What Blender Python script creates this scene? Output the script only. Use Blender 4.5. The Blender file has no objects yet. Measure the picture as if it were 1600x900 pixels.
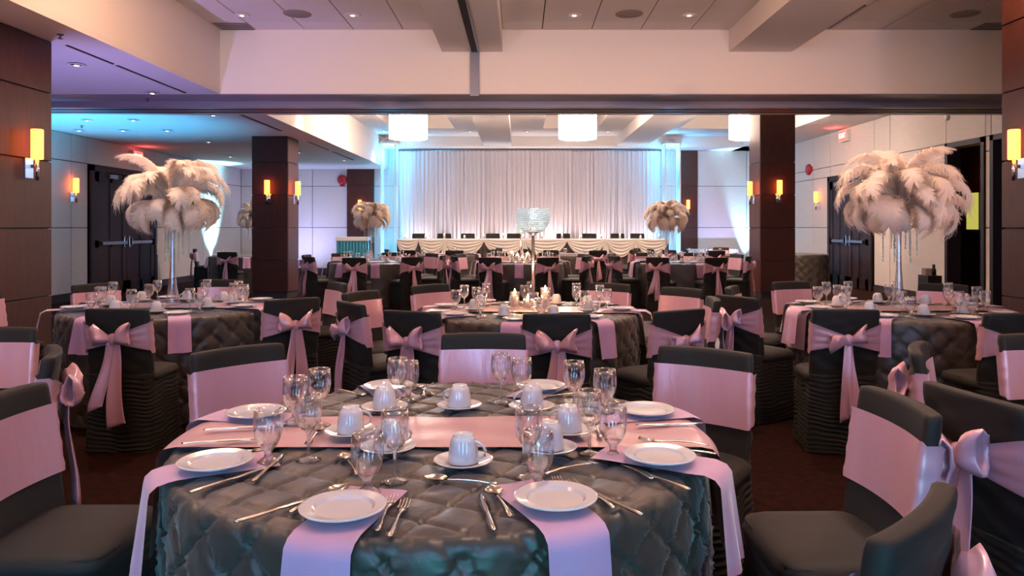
import bpy, math, random
from math import sin, cos, pi, sqrt, atan2, radians, exp
from mathutils import Vector, Matrix

rnd = random.Random(7)
SC = bpy.context.scene
COL = SC.collection

# ------------------------------------------------------------------ camera
F, CX, CY, EYE = 1162.0, 812.0, 355.0, 1.386
cam = bpy.data.cameras.new('camera')
cam.sensor_width = 36.0
cam.lens = F / 1600 * 36
cam.shift_x = -(CX - 800) / 1600
cam.shift_y = -(450 - CY) / 1600
cam.clip_end = 200
camo = bpy.data.objects.new('camera', cam)
COL.objects.link(camo)
camo.location = (0, 0, EYE)
camo.rotation_euler = (pi / 2, 0, 0)
SC.camera = camo

# ------------------------------------------------------------------ world and exposure
w = bpy.data.worlds.new('world')
SC.world = w
w.use_nodes = True
w.node_tree.nodes['Background'].inputs[0].default_value = (0.35, 0.5, 0.7, 1)
w.node_tree.nodes['Background'].inputs[1].default_value = 0.3
SC.view_settings.view_transform = 'Standard'
SC.view_settings.look = 'None'
SC.view_settings.gamma = 1
SC.view_settings.use_curve_mapping = False
SC.view_settings.exposure = 0.95
try:
    SC.cycles.max_bounces = 8
    SC.cycles.diffuse_bounces = 4
    SC.cycles.transparent_max_bounces = 12
    SC.cycles.caustics_reflective = False
    SC.cycles.caustics_refractive = False
    SC.cycles.sample_clamp_indirect = 4.0
except Exception:
    pass

# ------------------------------------------------------------------ light levels (seen lamps, and unseen lamps and windows added for their light)
P_DOWN = 112.0
P_DOWN_FAR = 60.0
P_WINDOW = 50.0
P_UP = 150.0         # cyan uplights on the walls
P_DRAPE = 58.0       # uplights behind the head table
E_SCONCE = 5.5
E_DRUM = 24.0
E_DRUM_ADDED = 9.0
E_FLAME = 60.0
C_WARM = (1.0, 0.72, 0.57)
C_CYAN = (0.07, 0.52, 1.0)
C_DAY = (0.30, 0.62, 1.0)
C_WASH = (0.28, 0.74, 1.0)
C_DRAPE = (1.0, 0.86, 0.86)

# ------------------------------------------------------------------ helpers
def lin(h):
    h = h.lstrip('#')
    o = []
    for i in (0, 2, 4):
        c = int(h[i:i + 2], 16) / 255
        o.append(c / 12.92 if c <= 0.04045 else ((c + 0.055) / 1.055) ** 2.4)
    return tuple(o) + (1.0,)

def at(px, py, z):
    d = F * (EYE - z) / (py - CY)
    return ((px - CX) * d / F, d, z)

def atd(px, py, d):
    return ((px - CX) * d / F, d, EYE - (py - CY) * d / F)

class MB:
    def __init__(s):
        s.v = []; s.f = []
    def add(s, vs, fs):
        b = len(s.v)
        s.v.extend(vs)
        s.f.extend([tuple(i + b for i in f) for f in fs])
        return s
    def box(s, x0, x1, y0, y1, z0, z1):
        return s.add([(x0, y0, z0), (x1, y0, z0), (x1, y1, z0), (x0, y1, z0), (x0, y0, z1), (x1, y0, z1), (x1, y1, z1), (x0, y1, z1)],
                     [(0, 3, 2, 1), (4, 5, 6, 7), (0, 1, 5, 4), (1, 2, 6, 5), (2, 3, 7, 6), (3, 0, 4, 7)])
    def loft(s, loops, cap0=True, cap1=True, closed=True):
        n = len(loops[0]); vs = []; fs = []
        for L in loops:
            vs.extend(L)
        for k in range(len(loops) - 1):
            for i in range(n if closed else n - 1):
                j = (i + 1) % n
                fs.append((k * n + i, k * n + j, (k + 1) * n + j, (k + 1) * n + i))
        if cap0: fs.append(tuple(range(n - 1, -1, -1)))
        if cap1: fs.append(tuple((len(loops) - 1) * n + i for i in range(n)))
        return s.add(vs, fs)
    def lathe(s, prof, n=20, o=(0, 0, 0), cap0=True, cap1=True):
        loops = []
        for r, z in prof:
            r = max(r, 1e-4)
            loops.append([(o[0] + r * cos(2 * pi * i / n), o[1] + r * sin(2 * pi * i / n), o[2] + z) for i in range(n)])
        return s.loft(loops, cap0, cap1)
    def tube(s, pts, rad, n=8, cap=True):
        pts = [Vector(p) for p in pts]
        rs = rad if isinstance(rad, (list, tuple)) else [rad] * len(pts)
        loops = []; up = Vector((0, 0, 1))
        for i, p in enumerate(pts):
            t = (pts[min(i + 1, len(pts) - 1)] - pts[max(i - 1, 0)]).normalized()
            a = t.cross(up if abs(t.z) < 0.95 else Vector((1, 0, 0))).normalized()
            b = a.cross(t).normalized()
            loops.append([tuple(p + rs[i] * (cos(2 * pi * k / n) * a + sin(2 * pi * k / n) * b)) for k in range(n)])
        return s.loft(loops, cap, cap)
    def grid(s, fn, nu, nv):
        vs = [fn(i / nu, j / nv) for j in range(nv + 1) for i in range(nu + 1)]
        fs = [(j * (nu + 1) + i, j * (nu + 1) + i + 1, (j + 1) * (nu + 1) + i + 1, (j + 1) * (nu + 1) + i) for j in range(nv) for i in range(nu)]
        return s.add(vs, fs)
    def mesh(s, name, mat, smooth=True):
        m = bpy.data.meshes.new(name)
        m.from_pydata([tuple(v) for v in s.v], [], s.f)
        if mat is not None:
            m.materials.append(mat)
        if smooth:
            m.polygons.foreach_set('use_smooth', [True] * len(m.polygons))
        m.update()
        return m

def ob(name, mesh, parent=None, loc=(0, 0, 0), rot=(0, 0, 0), scale=(1, 1, 1)):
    o = bpy.data.objects.new(name, mesh)
    COL.objects.link(o)
    if parent is not None: o.parent = parent
    o.location = loc; o.rotation_euler = rot; o.scale = scale
    return o

def tag(o, label, cat, group=None):
    o['label'] = label; o['category'] = cat
    if group: o['group'] = group
    return o

def struct(o):
    o['kind'] = 'structure'
    return o

def sharp(m, ang=35):
    """auto smooth by angle on mesh m"""
    m.polygons.foreach_set('use_smooth', [True] * len(m.polygons))
    try:
        m.set_sharp_from_angle(angle=radians(ang))
    except Exception:
        pass
    return m

def bevel_mod(o, w=0.006, seg=2):
    b = o.modifiers.new('bevel', 'BEVEL'); b.width = w; b.segments = seg; b.limit_method = 'ANGLE'
    return o

def light(name, kind, loc, color, power, parent=None, rot=(0, 0, 0), size=0.1, size_y=None, spot=None, blend=0.6):
    l = bpy.data.lights.new(name, kind)
    l.color = color; l.energy = power
    if kind == 'AREA':
        l.size = size
        if size_y: l.shape = 'RECTANGLE'; l.size_y = size_y
    else:
        l.shadow_soft_size = size
    if kind == 'SPOT':
        l.spot_size = spot or 1.6; l.spot_blend = blend
    o = bpy.data.objects.new(name, l)
    COL.objects.link(o)
    if parent is not None: o.parent = parent
    o.location = loc; o.rotation_euler = rot
    return o

# ------------------------------------------------------------------ materials
def mat(name, col, rough=0.5, metal=0.0, spec=0.5, sheen=0.0, noise=None, bump=None, emit=None, estr=0.0, aniso=0.0, grain=None, coat=0.0):
    """noise: (scale, colour2, detail) mixes a second colour; bump: (scale, strength); grain: stretch vector for noise coords"""
    m = bpy.data.materials.new(name)
    m.use_nodes = True
    nt = m.node_tree; N = nt.nodes; L = nt.links
    b = N['Principled BSDF']
    c = lin(col) if isinstance(col, str) else col
    b.inputs['Base Color'].default_value = c
    b.inputs['Roughness'].default_value = rough
    b.inputs['Metallic'].default_value = metal
    b.inputs['Specular IOR Level'].default_value = spec
    b.inputs['Sheen Weight'].default_value = sheen
    b.inputs['Anisotropic'].default_value = aniso
    b.inputs['Coat Weight'].default_value = coat
    tc = None
    if noise or bump:
        tc = N.new('ShaderNodeTexCoord'); mp = N.new('ShaderNodeMapping')
        mp.inputs['Scale'].default_value = grain or (1, 1, 1)
        L.new(tc.outputs['Object'], mp.inputs['Vector'])
    if noise:
        n = N.new('ShaderNodeTexNoise'); n.inputs['Scale'].default_value = noise[0]; n.inputs['Detail'].default_value = noise[2] if len(noise) > 2 else 3
        L.new(mp.outputs[0], n.inputs['Vector'])
        r = N.new('ShaderNodeValToRGB')
        r.color_ramp.elements[0].position = 0.35; r.color_ramp.elements[1].position = 0.65
        r.color_ramp.elements[0].color = c
        r.color_ramp.elements[1].color = lin(noise[1])
        L.new(n.outputs['Fac'], r.inputs['Fac']); L.new(r.outputs[0], b.inputs['Base Color'])
    if bump:
        n2 = N.new('ShaderNodeTexNoise'); n2.inputs['Scale'].default_value = bump[0]; n2.inputs['Detail'].default_value = 4
        L.new(mp.outputs[0], n2.inputs['Vector'])
        bp = N.new('ShaderNodeBump'); bp.inputs['Strength'].default_value = bump[1]; bp.inputs['Distance'].default_value = 0.01
        L.new(n2.outputs['Fac'], bp.inputs['Height']); L.new(bp.outputs[0], b.inputs['Normal'])
    if emit:
        b.inputs['Emission Color'].default_value = lin(emit) if isinstance(emit, str) else emit
        b.inputs['Emission Strength'].default_value = estr
    return m

def glass_mat(name, tint=(1, 1, 1, 1), rough=0.0, base=0.06, edge=0.75):
    """thin glassware: clear with grazing-angle reflections, lets light through"""
    m = bpy.data.materials.new(name); m.use_nodes = True
    nt = m.node_tree; N = nt.nodes; L = nt.links
    N.remove(N['Principled BSDF'])
    out = N['Material Output']
    tr = N.new('ShaderNodeBsdfTransparent'); tr.inputs[0].default_value = tint
    gl = N.new('ShaderNodeBsdfGlossy'); gl.inputs['Roughness'].default_value = rough; gl.inputs[0].default_value = (1, 1, 1, 1)
    lw = N.new('ShaderNodeLayerWeight'); lw.inputs['Blend'].default_value = 0.35
    mr = N.new('ShaderNodeMapRange'); mr.inputs['To Min'].default_value = base; mr.inputs['To Max'].default_value = edge
    mx = N.new('ShaderNodeMixShader')
    L.new(lw.outputs['Facing'], mr.inputs['Value'])
    L.new(mr.outputs[0], mx.inputs[0]); L.new(tr.outputs[0], mx.inputs[1]); L.new(gl.outputs[0], mx.inputs[2])
    L.new(mx.outputs[0], out.inputs[0])
    return m

def translucent_mat(name, col, mixv=0.4, rough=0.7):
    m = bpy.data.materials.new(name); m.use_nodes = True
    nt = m.node_tree; N = nt.nodes; L = nt.links
    b = N['Principled BSDF']; b.inputs['Base Color'].default_value = lin(col); b.inputs['Roughness'].default_value = rough
    t = N.new('ShaderNodeBsdfTranslucent'); t.inputs[0].default_value = lin(col)
    mx = N.new('ShaderNodeMixShader'); mx.inputs[0].default_value = mixv
    L.new(b.outputs[0], mx.inputs[1]); L.new(t.outputs[0], mx.inputs[2]); L.new(mx.outputs[0], N['Material Output'].inputs[0])
    return m

M = {}
M['paint'] = mat('white_paint', '#e6ddd6', 0.75, bump=(160, 0.05))
M['ceil'] = mat('ceiling_paint', '#e2dad5', 0.8)
M['tile'] = mat('ceiling_tile', '#e0d6d0', 0.85, noise=(60, '#d6ccc6', 4), bump=(220, 0.12))
M['wallpaper'] = mat('wall_covering', '#cdc0b8', 0.7, noise=(5, '#c6b8b0', 5), bump=(150, 0.1), grain=(1, 1, 14))
M['seam'] = mat('wall_seam_dark', '#2a2226', 0.6)
M['wood'] = mat('dark_wood_panel', '#4c251c', 0.5, spec=0.3, noise=(9, '#3d1d17', 6), grain=(9, 9, 0.6), bump=(30, 0.04))
M['door'] = mat('dark_door', '#2c1a1b', 0.55, spec=0.25, noise=(9, '#231519', 6), grain=(9, 9, 0.6))
M['carpet'] = mat('carpet', '#2c0d08', 0.95, noise=(22, '#180806', 6), bump=(500, 0.5), spec=0.1)
M['dance'] = mat('dance_floor', '#6f6468', 0.3, noise=(5, '#5c5054', 4), grain=(1, 8, 1))
M['chrome'] = mat('chrome', '#d8d8dc', 0.15, 1.0)
M['brushed'] = mat('brushed_aluminium', '#8d878a', 0.35, 1.0)
M['track'] = mat('partition_track', '#a39499', 0.4, 0.15)
M['black'] = mat('black_plastic', '#141416', 0.5)
M['grille'] = mat('grey_grille', '#8f8078', 0.8)
M['slot'] = mat('dark_slot', '#1c1718', 0.7)
M['cover'] = mat('charcoal_stretch_fabric', '#24211d', 0.66, spec=0.28, sheen=0.03, bump=(260, 0.06))
M['satin'] = mat('dusty_pink_satin', '#d8a4ad', 0.28, metal=0.2, spec=0.6, sheen=0.12, noise=(3, '#d09aa4', 2), bump=(14, 0.35), grain=(1.6, 1.6, 0.35))
M['runner'] = mat('pale_pink_satin', '#c39a9f', 0.36, metal=0.15, spec=0.5, sheen=0.1, noise=(3, '#bb9196', 2), bump=(12, 0.22))
M['napkin'] = mat('mauve_napkin_cloth', '#b78cab', 0.6, sheen=0.4, bump=(300, 0.1))
M['taffeta'] = mat('charcoal_taffeta', '#42382f', 0.42, spec=0.5, sheen=0.2, noise=(6, '#39302a', 3), bump=(45, 0.14))
M['china'] = mat('white_china', '#c6c2c5', 0.12, spec=0.6, coat=0.3)
M['silver'] = mat('polished_steel', '#d5cfc8', 0.16, 1.0)
def glassware(name):
    m = bpy.data.materials.new(name); m.use_nodes = True
    nt = m.node_tree; N = nt.nodes; L = nt.links
    N.remove(N['Principled BSDF'])
    g = N.new('ShaderNodeBsdfGlass'); g.inputs['IOR'].default_value = 1.45; g.inputs['Roughness'].default_value = 0.0
    t = N.new('ShaderNodeBsdfTransparent'); t.inputs[0].default_value = (0.97, 0.98, 1, 1)
    gl = N.new('ShaderNodeBsdfGlossy'); gl.inputs['Roughness'].default_value = 0.02
    m1 = N.new('ShaderNodeMixShader'); m1.inputs[0].default_value = 0.55
    lw = N.new('ShaderNodeLayerWeight'); lw.inputs['Blend'].default_value = 0.3
    mr = N.new('ShaderNodeMapRange'); mr.inputs['To Min'].default_value = 0.05; mr.inputs['To Max'].default_value = 0.7
    m2 = N.new('ShaderNodeMixShader')
    L.new(t.outputs[0], m1.inputs[1]); L.new(g.outputs[0], m1.inputs[2])
    L.new(lw.outputs['Facing'], mr.inputs['Value']); L.new(mr.outputs[0], m2.inputs[0])
    L.new(m1.outputs[0], m2.inputs[1]); L.new(gl.outputs[0], m2.inputs[2]); L.new(m2.outputs[0], N['Material Output'].inputs[0])
    return m
M['glass'] = glassware('clear_glass')
M['glassthin'] = glass_mat('clear_glass_bowl', (0.985, 0.99, 1, 1), base=0.05, edge=0.85)
M['glassvase'] = glass_mat('vase_glass', (0.95, 0.97, 1, 1), base=0.12, edge=0.8)
M['feather'] = translucent_mat('ivory_feather', '#fff4ea', 0.42, 0.9)
M['quill'] = mat('feather_quill', '#e8d9cb', 0.6)
M['crystal'] = glass_mat('crystal_beads', (0.86, 0.95, 1, 1), 0.08, base=0.35, edge=0.9)
M['beads'] = translucent_mat('milky_crystal_strands', '#e6f2f4', 0.5, 0.2)
M['sheer'] = translucent_mat('white_sheer_drape', '#d8d0d4', 0.25, 0.8)
M['swag'] = mat('ivory_swag_satin', '#e2d8d0', 0.5, sheen=0.3)
M['linen'] = mat('white_linen', '#d6d2d2', 0.7)
M['teal'] = mat('teal_cloth', '#2c7f96', 0.6)  # cyan light on a white cloth, painted in as its colour
M['wax'] = mat('candle_wax', '#f0dcc0', 0.6)
M['flame'] = mat('flame', '#ffb040', 0.5, emit=(1.0, 0.50, 0.12, 1), estr=E_FLAME)
M['amber'] = mat('lit_amber_glass', '#ffb050', 0.4, emit=(1.0, 0.17, 0.022, 1), estr=E_SCONCE)
M['drum'] = mat('lit_drum_shade', '#fff4e4', 0.6, emit=(1.0, 0.77, 0.62, 1), estr=E_DRUM)
M['drumw'] = mat('lit_warm_drum_shade', '#ffe8d0', 0.6, emit=(1.0, 0.60, 0.37, 1), estr=E_DRUM_ADDED)
M['lamp'] = mat('downlight_lens', '#ffffff', 0.4, emit=(1.0, 0.85, 0.72, 1), estr=2.0)
M['lampoff'] = mat('downlight_reflector', '#cfcfd2', 0.12, 1.0)
M['led'] = mat('cyan_led_lens', '#a0f0ff', 0.4, emit=(0.35, 0.85, 1.0, 1), estr=14.0)
M['ledw'] = mat('white_led_lens', '#ffffff', 0.4, emit=(1.0, 0.9, 0.88, 1), estr=8.0)
M['exit'] = mat('exit_face', '#b02020', 0.5, emit=(1.0, 0.06, 0.05, 1), estr=2.2)
M['exitw'] = mat('exit_letters', '#ffb0a0', 0.5, emit=(1.0, 0.45, 0.35, 1), estr=2.5)
M['red'] = mat('red_enamel', '#a3121c', 0.3)
M['white'] = mat('white_plastic', '#dcdad8', 0.5)
M['pane'] = mat('lit_office_pane', '#8a8a30', 0.3, emit=(0.55, 0.50, 0.10, 1), estr=0.5)
M['winpane'] = mat('daylit_pane', '#cfe4ff', 0.3, emit=(0.45, 0.72, 1.0, 1), estr=2.0)

# ------------------------------------------------------------------ room dimensions
SOF, TOP, BEAM = 3.15, 4.0, 3.71          # low soffit, upper ceiling, beam underside
XL0, XR0 = -4.45, 4.57                     # front-room side walls (wood piers)
YPL, YPR = 7.07, 7.05                      # where the piers end
XL1, XR1 = -8.47, 7.66                     # far-room side walls
YB, YF = 22.6, -3.4                        # back wall, wall behind the camera
YH, YT, YT2 = 9.85, 10.4, 11.0             # header faces
XB = -3.97                                 # bulkhead line

def box_struct(name, x0, x1, y0, y1, z0, z1, m):
    return struct(ob(name, MB().box(x0, x1, y0, y1, z0, z1).mesh(name, m, False)))

floor = box_struct('floor', -9.6, 10.2, YF - 0.2, YB + 0.2, -0.12, 0.0, M['carpet'])
dance = struct(ob('floor_dance', MB().box(-2.9, 2.7, 7.25, 10.9, 0.0, 0.012).mesh('floor_dance', M['dance'], False)))

# ---- panelled walls: a dark backing slab with proud panels
def panels(parent, axis, c, face, us, zs, m, gap=0.014, th=0.022, skip=()):
    """axis 'x': wall plane x=c, runs along y; 'y': plane y=c, runs along x. face = +1/-1 direction of the normal"""
    for i in range(len(us) - 1):
        for k in range(len(zs) - 1):
            u0, u1, z0, z1 = us[i] + gap / 2, us[i + 1] - gap / 2, zs[k] + gap / 2, zs[k + 1] - gap / 2
            if any(u0 < s[1] and u1 > s[0] and z0 < s[3] and z1 > s[2] for s in skip):
                # trim against the opening
                ok = False
                for s in skip:
                    if u0 < s[1] and u1 > s[0] and z0 < s[3] and z1 > s[2]:
                        if s[3] < z1 - 0.05 and s[3] > z0: z0 = s[3]; ok = True
                        elif s[0] > u0 + 0.05: u1 = min(u1, s[0]); ok = True
                        elif s[1] < u1 - 0.05: u0 = max(u0, s[1]); ok = True
                        else: ok = False; break
                if not ok: continue
            a, b = (c, c + face * th) if face > 0 else (c + face * th, c)
            mb = MB()
            if axis == 'x': mb.box(a, b, u0, u1, z0, z1)
            else: mb.box(u0, u1, a, b, z0, z1)
            bevel_mod(ob('panel', mb.mesh('panel', m, False), parent), 0.003, 1)

PZ = [0.09, 0.735, 1.374, 2.007, 2.65, SOF]
wl0 = box_struct('wall_left', XL1 - 0.2, XL0 - 0.022, YF, YPL - 0.01, 0, SOF, M['seam'])
panels(wl0, 'x', XL0 - 0.022, 1, [YF, -1.0, 1.7, 4.4, YPL], PZ, M['wood'])
panels(wl0, 'y', YPL - 0.01, 1, [-8.3, -6.4, XL0], PZ, M['wood'])
wr0 = box_struct('wall_right', XR0 + 0.022, XR1 + 0.2, YF, YPR - 0.01, 0, TOP, M['seam'])
panels(wr0, 'x', XR0 + 0.022, -1, [YF, -1.0, 1.7, 4.4, YPR], PZ[:-1] + [3.29, TOP], M['wood'])
panels(wr0, 'y', YPR - 0.01, 1, [XR0, 6.0, XR1], PZ[:-1] + [3.29, TOP], M['wood'])
wl1 = box_struct('wall_left_far', XL1 - 0.2, XL1 - 0.022, YPL, YB + 0.2, 0, SOF + 0.05, M['seam'])
LD = (14.58, 17.25, 0.0, 2.62)
WZ = [0.14, 1.374, 2.63, SOF]
panels(wl1, 'x', XL1 - 0.022, 1, [YPL + 0.05, 9.4, 11.75, 14.05, 14.58, 17.25, 19.9, YB], WZ, M['wallpaper'], skip=[LD])
wb = box_struct('wall_back', XL1 - 0.2, XR1 + 0.2, YB + 0.022, YB + 0.2, 0, TOP + 0.1, M['seam'])
WBZ = [0.14, 1.374, 2.63, BEAM]
panels(wb, 'y', YB + 0.022, -1, [XL1, -6.3, -5.24, -4.42, -4.05, -2.0, 0.05, 2.1, 4.2, 4.78, 5.40, 6.9, XR1], WBZ, M['wallpaper'])
# right wall with two tall doorways
OA = (12.23, 13.36, 0.0, 2.88)
OB = (10.95, 12.08, 0.0, 2.88)
wr1 = struct(ob('wall_right_far', MB().box(XR1 + 0.022, XR1 + 0.2, OA[1], YB + 0.2, 0, TOP).box(XR1 + 0.022, XR1 + 0.2, OB[1], OA[0], 0, OA[3])
                .box(XR1 + 0.022, XR1 + 0.2, YPR, OB[0], 0, OA[3]).box(XR1 + 0.022, XR1 + 0.2, YPR, OA[1], OA[3], TOP).mesh('wall_right_far', M['seam'], False)))
RD = (16.07, 18.35, 0.0, 2.62)
panels(wr1, 'x', XR1 + 0.022, -1, [YPR, 8.7, 10.95, 12.08, 12.23, 13.36, 15.39, 16.07, 18.35, 19.4, 21.0, YB], [0.14, 1.374, 2.63, 2.88, BEAM], M['wallpaper'], skip=[RD, OA, OB])
# dark columns' shallow pilasters on the back wall
for (x0, x1, zt, nm) in ((-5.24, -4.42, SOF, 'trim_1'), (4.78, 5.40, BEAM, 'trim_2')):
    p = struct(ob(nm, MB().box(x0 + 0.01, x1 - 0.01, YB - 0.03, YB - 0.005, 0, zt).mesh(nm, M['seam'], False)))
    panels(p, 'y', YB - 0.03, -1, [x0, x1], [0.09, 0.735, 1.374, 2.007, 2.65, zt], M['wood'], gap=0.02)
# skirting boards
for nm, b in (('baseboard_left', (XL1, XL1 + 0.02, YPL, YB, 0, 0.14)), ('baseboard_back', (XL1, XR1, YB - 0.02, YB, 0, 0.14)),
              ('baseboard_right', (XR1 - 0.02, XR1, OA[1], YB, 0, 0.14))):
    box_struct(nm, *b, M['seam'])

# corridor seen through the doorway
cor = box_struct('wall_corridor', 9.5, 9.7, 9.5, 20.0, 0, 3.3, M['wood'])
box_struct('wall_corridor_end', XR1 + 0.2, 9.6, 20.0, 20.2, 0, 3.3, M['wood'])
box_struct('ceiling_corridor', XR1 + 0.2, 9.6, 9.5, 20.0, 3.3, 3.4, M['ceil'])
wn = struct(ob('window_1', MB().box(9.44, 9.5, 14.75, 15.75, 1.28, 2.16).mesh('window_1', M['door'], False)))
for (y0, y1) in ((14.82, 15.22), (15.3, 15.69)):
    ob('pane', MB().box(9.425, 9.44, y0, y1, 1.34, 2.10).mesh('pane', M['pane'], False), wn)
ob('sill', MB().box(9.38, 9.5, 14.6, 15.9, 1.24, 1.28).mesh('sill', M['brushed'], False), wn)
for nm, O in (('trim_3', OA), ('trim_4', OB)):
    t = struct(ob(nm, MB().box(XR1 - 0.03, XR1 + 0.21, O[0], O[0] + 0.09, 0, O[3]).box(XR1 - 0.03, XR1 + 0.21, O[1] - 0.09, O[1], 0, O[3])
                  .box(XR1 - 0.03, XR1 + 0.21, O[0], O[1], O[3] - 0.09, O[3]).mesh(nm, M['door'], False)))

# ---- doors
def door(name, axis_x, face, y0, y1, zt):
    d = struct(ob(name, MB().box(min(axis_x, axis_x + face * 0.03), max(axis_x, axis_x + face * 0.03), y0, y1, 0, zt).mesh(name, M['seam'], False)))
    def bx(a, b, u0, u1, z0, z1):
        xa, xb = axis_x + face * a, axis_x + face * b
        return MB().box(min(xa, xb), max(xa, xb), u0, u1, z0, z1)
    fw = 0.12
    fr = bx(0, 0.07, y0, y0 + fw, 0, zt)
    for q in ((y1 - fw, y1, 0, zt), (y0, y1, zt - fw, zt)):
        t = bx(0, 0.07, *q); fr.add(t.v, t.f)
    ob('door_frame', fr.mesh('door_frame', M['door'], False), d)
    ym = (y0 + y1) / 2
    for k, (a, b) in enumerate(((y0 + fw + 0.01, ym - 0.005), (ym + 0.005, y1 - fw - 0.01))):
        lf = ob('door_leaf', bx(0.03, 0.045, a, b, 0.01, zt - fw - 0.01).mesh('door_leaf', M['door'], False), d)
        st = 0.16
        rails = MB()
        for q in ((a, a + st, 0.01, zt - fw - 0.01), (b - st, b, 0.01, zt - fw - 0.01), (a, b, 0.01, 0.25), (a, b, 0.98, 1.12), (a, b, zt - fw - 0.2, zt - fw - 0.01), ((a + b) / 2 - 0.05, (a + b) / 2 + 0.05, 0.01, zt - fw - 0.01)):
            t = bx(0.045, 0.058, *q); rails.add(t.v, t.f)
        ob('stile_and_rail', rails.mesh('stile_and_rail', M['door'], False), lf)
        hy = ym + (-0.1 if k == 0 else 0.1)
        h = bx(0.058, 0.075, hy - 0.035, hy + 0.035, 0.96, 1.2)
        t = bx(0.075, 0.13, hy - 0.015, hy + 0.015, 1.0, 1.16); h.add(t.v, t.f)
        ob('handle', h.mesh('handle', M['chrome'], False), lf)
        e = a + 0.2 if k == 0 else b - 0.2
        pb = bx(0.07, 0.11, min(e, hy), max(e, hy), 1.03, 1.09)
        ob('push_bar', pb.mesh('push_bar', M['brushed'], False), lf)
        c = bx(0.058, 0.12, (a + b) / 2 - 0.15, (a + b) / 2 + 0.15, zt - fw - 0.12, zt - fw - 0.04)
        ob('door_closer', c.mesh('door_closer', M['brushed'], False), lf)
    return d
door('door_1', XL1 + 0.003, 1, *LD[:2], LD[3])
door('door_2', XR1 - 0.003, -1, *RD[:2], RD[3])

# ---- square columns
def column(name, x0, x1, y0, y1, zt):
    c = struct(ob(name, MB().box(x0, x1, y0, y1, 0, zt).mesh(name, M['seam'], False)))
    zs = [0.12, 0.735, 1.374, 2.007, 2.65, zt]
    panels(c, 'y', y0, -1, [x0 - 0.02, x1 + 0.02], zs, M['wood'], gap=0.012)
    panels(c, 'x', x0, -1, [y0 - 0.008, y1 + 0.02], zs, M['wood'], gap=0.012)
    panels(c, 'x', x1, 1, [y0 - 0.008, y1 + 0.02], zs, M['wood'], gap=0.012)
    panels(c, 'y', y1, 1, [x0 - 0.02, x1 + 0.02], zs, M['wood'], gap=0.012)
    return c
column('column_left', -5.17, -4.51, 14.42, 15.08, SOF)
column('column_right', 4.68, 5.32, 14.42, 15.08, BEAM)

# ---- ceilings
box_struct('ceiling', XB, XR1 + 0.2, YF, YH, TOP + 0.02, TOP + 0.2, M['ceil'])
box_struct('ceiling_soffit', XL1 - 0.2, XB + 0.002, YF, YT, SOF, SOF + 0.06, M['ceil'])
box_struct('trim_5', XB - 0.1, XB, YF, YH, SOF + 0.012, TOP + 0.02, M['paint'])          # bulkhead face, front room
box_struct('trim_6', XB - 0.1, XR1 + 0.2, YH, YH + 0.12, SOF + 0.003, TOP + 0.02, M['paint'])   # bulkhead above the partition header
hd = box_struct('trim_7', XL1, XR1, YH + 0.02, YT, SOF - 0.004, SOF + 0.002, M['track'])
box_struct('trim_8', XL1, XR1, YT, YT2, 3.06, SOF + 0.3, M['track'])
for (y0, y1) in ((YT + 0.16, YT + 0.22), (YT + 0.38, YT + 0.44)):
    ob('track_groove', MB().box(XL1 + 0.05, XR1 - 0.05, y0, y1, 3.054, 3.062).mesh('track_groove', M['slot'], False), hd)
box_struct('trim_9', XL1, XR1, YT2, YT2 + 0.08, 3.06, TOP + 0.4, M['paint'])
# beams of the front room and far room
for i, (x0, x1) in enumerate(((-1.026, -0.229), (2.77, 3.60))):
    box_struct('trim_%d' % (10 + i), x0, x1, YF, YH, BEAM, TOP + 0.02, M['ceil'])
    box_struct('trim_%d' % (12 + i), x0, x1, YT2, 21.5, BEAM, TOP + 0.02, M['ceil'])
tr = struct(ob('trim_14', MB().box(-0.655, -0.535, YH - 0.03, YH, 3.12, BEAM).mesh('trim_14', M['brushed'], False)))
ob('track_slot', MB().box(-0.635, -0.555, YF, YH - 0.03, BEAM - 0.012, BEAM + 0.01).mesh('track_slot', M['slot'], False), tr)
ob('track_slot', MB().box(-0.553, -0.535, YF, YH - 0.03, BEAM - 0.02, BEAM + 0.01).mesh('track_slot', M['brushed'], False), tr)
# ceiling tiles
ct = bpy.data.objects['ceiling']
def tiles(xs, ys):
    for i in range(len(xs) - 1):
        for j in range(len(ys) - 1):
            t = MB().box(xs[i] + 0.007, xs[i + 1] - 0.007, ys[j] + 0.003, ys[j + 1] - 0.003, TOP, TOP + 0.02).mesh('ceiling_tile', M['tile'], False)
            ob('ceiling_tile', t, ct)
ty = [3.3, 5.0, 6.55, 7.28, 8.0, 8.72, 9.44, YH]
tiles([XB, -3.49, -2.84, -2.196, -1.54, -1.026], ty)
tiles([-0.229, 0.297, 0.95, 1.60, 2.26, 2.77], ty)
tiles([3.60, 4.12, 4.77, 5.45, 6.1, 6.8, XR1], ty)
box_struct('ceiling_backing', XB, XR1, YF, YH, TOP + 0.012, TOP + 0.02, M['slot'])
box_struct('ceiling_near', XB, XR0, YF, 3.3, TOP, TOP + 0.012, M['tile'])
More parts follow.
